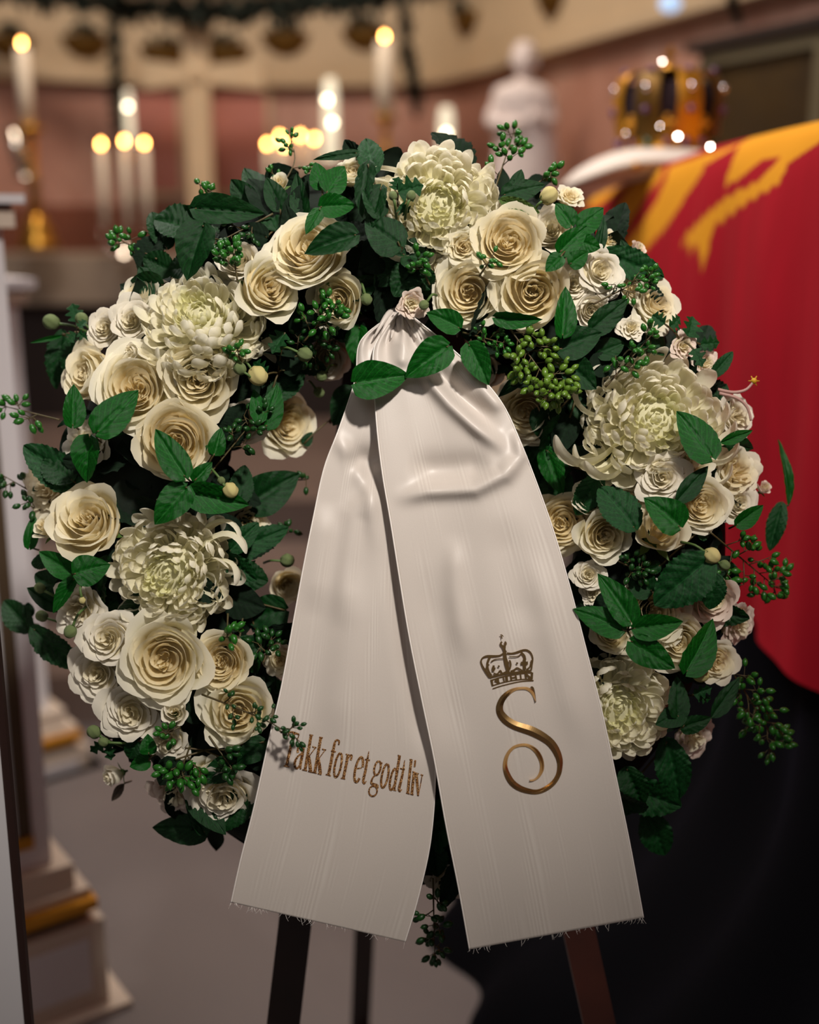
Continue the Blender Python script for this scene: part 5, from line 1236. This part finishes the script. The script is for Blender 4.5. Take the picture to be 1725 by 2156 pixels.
leaves('dark leaf behind the left ribbon edge below the knot', [('C', 745, 822, 702, 897, 66, .1), ('C', 640, 935, 660, 910, 24)], dz=.0)

# ------------------------------------------------------------------ berry sprigs
sprig('wispy reddish twig with sparse berries rising at the top left', 565, 432, 612, 290, 24, 46, seed=1, rb=5.8, bend=-.12, dz=.0)
sprig('few berries at the top left rim behind the dark leaf', 480, 425, 420, 388, 9, 24, seed=2)
sprig('berry tuft at the upper left rim', 330, 545, 250, 505, 22, 44, seed=3, dz=.012)
sprig('dark tangle of berries below the large smooth leaf, top left', 575, 450, 440, 520, 26, 42, 'berryd', seed=4, dz=.01, rb=6.5)
sprig('round berry cluster above the upper left chrysanthemum', 500, 590, 490, 525, 24, 32, seed=5, dense=True, dz=.03, rb=8.5)
sprig('dense berries in front of the open rose left of the knot', 640, 720, 705, 640, 34, 52, seed=6, dz=.026)
sprig('dark berry mass below the open rose left of the knot', 600, 760, 705, 715, 30, 48, 'berryd', seed=7, dz=.01, rb=7.5)
sprig('upright berry sprig standing above the top right rim', 1042, 400, 1082, 278, 34, 40, seed=8, dz=.0, rb=8.0)
sprig('tiny berries at the top right rim', 1115, 395, 1162, 368, 8, 22, seed=9, dz=.0)
sprig('small berries in the hollow below the top chrysanthemum', 905, 600, 880, 545, 14, 34, seed=10, dz=.02)
sprig('few berries between the small rose and the dark-hearted rose', 1010, 580, 1035, 545, 9, 22, seed=11, dz=.034, rb=7)
sprig('brown-stemmed berries between the knot and the dense cluster', 975, 700, 1060, 722, 26, 32, 'berry', seed=12, dz=.03, rb=6.0)
sprig('large grape-like cluster of olive berries under the golden-hearted rose', 1065, 680, 1175, 830, 100, 66, 'berryy', seed=13, dense=True, dz=.034, rb=8.6)
sprig('thin berries beneath the pointed serrated leaf, upper right', 1250, 640, 1372, 578, 28, 34, seed=14, dz=.02, rb=7.)
sprig('thin-stemmed berry twig reaching over the right chrysanthemum top', 1275, 815, 1372, 706, 30, 50, seed=15, dz=.034, rb=7.5)
sprig('big loose berry sprig at the right rim', 1495, 1120, 1636, 1238, 58, 66, seed=16, dz=.022, rb=8.6)
sprig('trailing berry sprig against the black velvet at the lower right', 1530, 1395, 1636, 1566, 66, 52, seed=17, dz=.0, rb=8.4)
sprig('berry sprig pointing left at the far left, upper one', 125, 884, 12, 856, 18, 28, seed=18, dz=.0, rb=8.6)
sprig('dark berry sprig pointing left at the far left, lower one', 112, 1062, 10, 1003, 20, 32, 'berryd', seed=19, dz=.0, rb=8.0)
sprig('dark berry spray between the cream rose and the side-turned rose', 440, 1000, 555, 860, 36, 52, 'berryd', seed=20, dz=.03, rb=7.5)
sprig('small berry cluster below right of the left chrysanthemum', 480, 1292, 478, 1342, 11, 24, seed=21, dz=.03, rb=8.6)
sprig('dark round berry knot beside the left ribbon edge', 555, 1395, 572, 1348, 20, 28, 'berryd', seed=22, dense=True, dz=.02, rb=8)
sprig('wispy dark berry twig reaching onto the lettered ribbon tail', 425, 1462, 626, 1556, 42, 46, 'berryd', seed=23, dz=.03, rb=6.0, dtip=1.162, bend=.03)
sprig('dense bright berry cluster at the bottom left', 400, 1570, 378, 1632, 34, 46, seed=24, dense=True, dz=.03, rb=9.5)
sprig('dark berries right of the dense cluster at the bottom left', 440, 1550, 490, 1620, 18, 36, 'berryd', seed=25, dz=.02, rb=8.5)
sprig('few berries under the half-open greenish bud', 380, 1530, 350, 1545, 8, 24, seed=26, dz=.03, rb=8)
sprig('dark berries hanging in the gap between the ribbon tails', 912, 1850, 915, 2008, 34, 32, 'berryd', seed=27, dz=.02, rb=8.4)
sprig('tiny dark berries at the inner left edge near the ribbon', 590, 1130, 612, 1118, 6, 16, 'berryd', seed=28, dz=.0, rb=7)
sprig('dark olive berries below the wavy rose right of the ribbon', 1300, 1180, 1350, 1205, 24, 32, 'berryd', seed=29, dz=.01, rb=7)
sprig('berries beside the cream bud left of the knot', 510, 770, 500, 738, 12, 28, seed=30, dz=.03, rb=8)
sprig('few dark berries poking into the ring opening at left', 620, 1010, 645, 1010, 6, 14, 'berryd', seed=31, dz=.0, rb=7)
sprig('small bright berries at the left rim below the lower far-left sprig', 95, 1090, 70, 1055, 8, 24, 'berryd', seed=32, dz=.0, rb=8)

# ------------------------------------------------------------------ round buds
pod(108, 678, 16, 'green ribbed bud on a stalk at the far left', to=(60, 16), dz=-.01)
pod(172, 672, 13, 'grey-green bud nearer the flowers at the far left', to=(20, 30), dz=.0)
pod(543, 791, 20, 'cream-coloured bud at the centre left', 'budc', to=(-20, -20))
pod(505, 776, 13, 'small bud left of the cream-coloured bud', to=(20, 20))
pod(642, 746, 15, 'olive bud on a pale stalk left of the knot', 'bud', to=(-45, -12))
pod(485, 1032, 16, 'cream bud lying on the leaf above the left chrysanthemum', 'budc', to=(-40, -40), dz=.055)
pod(466, 1012, 8, 'tiny bud beside the cream bud on the leaf', to=(10, 20), dz=.05)
pod(1156, 412, 18, 'olive bud at the top right rim', 'budc', to=(-20, 20))
pod(1499, 1170, 17, 'pale olive bud above the broad ribbed leaf', 'budc', to=(-40, -20), dz=.045)
pod(1526, 1190, 11, 'smaller green bud right of the pale olive bud', to=(-30, -10), dz=.04)
pod(198, 1541, 14, 'upper green bud at the lower left rim', to=(40, 30))
pod(218, 1562, 10, 'lower green bud at the lower left rim', to=(50, 10))
pod(88, 1297, 12, 'green bud at the left rim near the long serrated leaf', to=(40, 20), dz=.0)
pod(84, 1238, 11, 'dark green bud among the dark leaves at the left rim', to=(35, 25), dz=.02)
pod(148, 1330, 13, 'pale green bud below the loose white ruffled rose', to=(20, -40))
pod(173, 1264, 7, 'tiny yellow bud on a hooked stalk at the left', 'budc', to=(-6, -30), dz=.04)
pod(772, 630, 12, 'green bud in the dark gap left of the knot', to=(-10, -30), dz=.01)
pod(678, 792, 11, 'lower green bud in shade left of the knot', to=(20, -20), dz=.02)
pod(672, 826, 11, 'lowest green bud in shade left of the knot', to=(-20, -20), dz=.02)
pod(828, 412, 9, 'upper tiny bud on the top chrysanthemum edge', to=(5, 30), dz=.045)
pod(866, 412, 10, 'pale tiny bud on the lobed leaf at the top', to=(-10, 30), dz=.055)
pod(605, 1180, 14, 'striped bud beside the left ribbon edge', to=(-40, 5), dz=.02)
pod(893, 642, 10, 'small pale bud right above the ribbon knot', to=(20, -20), dz=.04)
pod(1476, 1420, 16, 'olive bud under the large upright glossy leaf', 'budc', to=(-30, -10), dz=.03)
# two stamens-like curled stalks at the right rim
for (P, lab, tipc) in (([(1512, 820), (1545, 826), (1572, 820), (1588, 802)], 'curved pinkish stalk with yellow tip at the right rim', True), ([(1515, 828), (1552, 838), (1574, 858), (1582, 886)], 'bare curved pinkish stalk drooping at the right rim', False)):
    d = surf(1500, 840)-.01; O2 = at(*P[0], d); t = thing('curled_stalk', lab, 'stalk', Matrix.Translation(O2))
    MB().tube(spline([tuple(at(x, y, d)-O2) for x, y in P], 16), [.0017-.00003*k for k in range(16)], 8).build('stalk', plain('pink_stalk', '#a8837a', .6), t, True)
    if tipc:
        b = MB().ball(at(*P[-1], d)-O2, .0032, 8)
        for k in range(6):
            a = k*pi/3; b.tube([tuple(at(*P[-1], d)-O2), tuple(at(*P[-1], d)-O2+(RX*cos(a)+UY*sin(a))*.0055)], .0006, 4)
        b.build('tip', plain('yellow_tip', '#b98f14', .6), t, True)
print('objects', len(bpy.data.objects), 'tris', sum(len(o.data.polygons) for o in bpy.data.objects if o.type == 'MESH')*2)
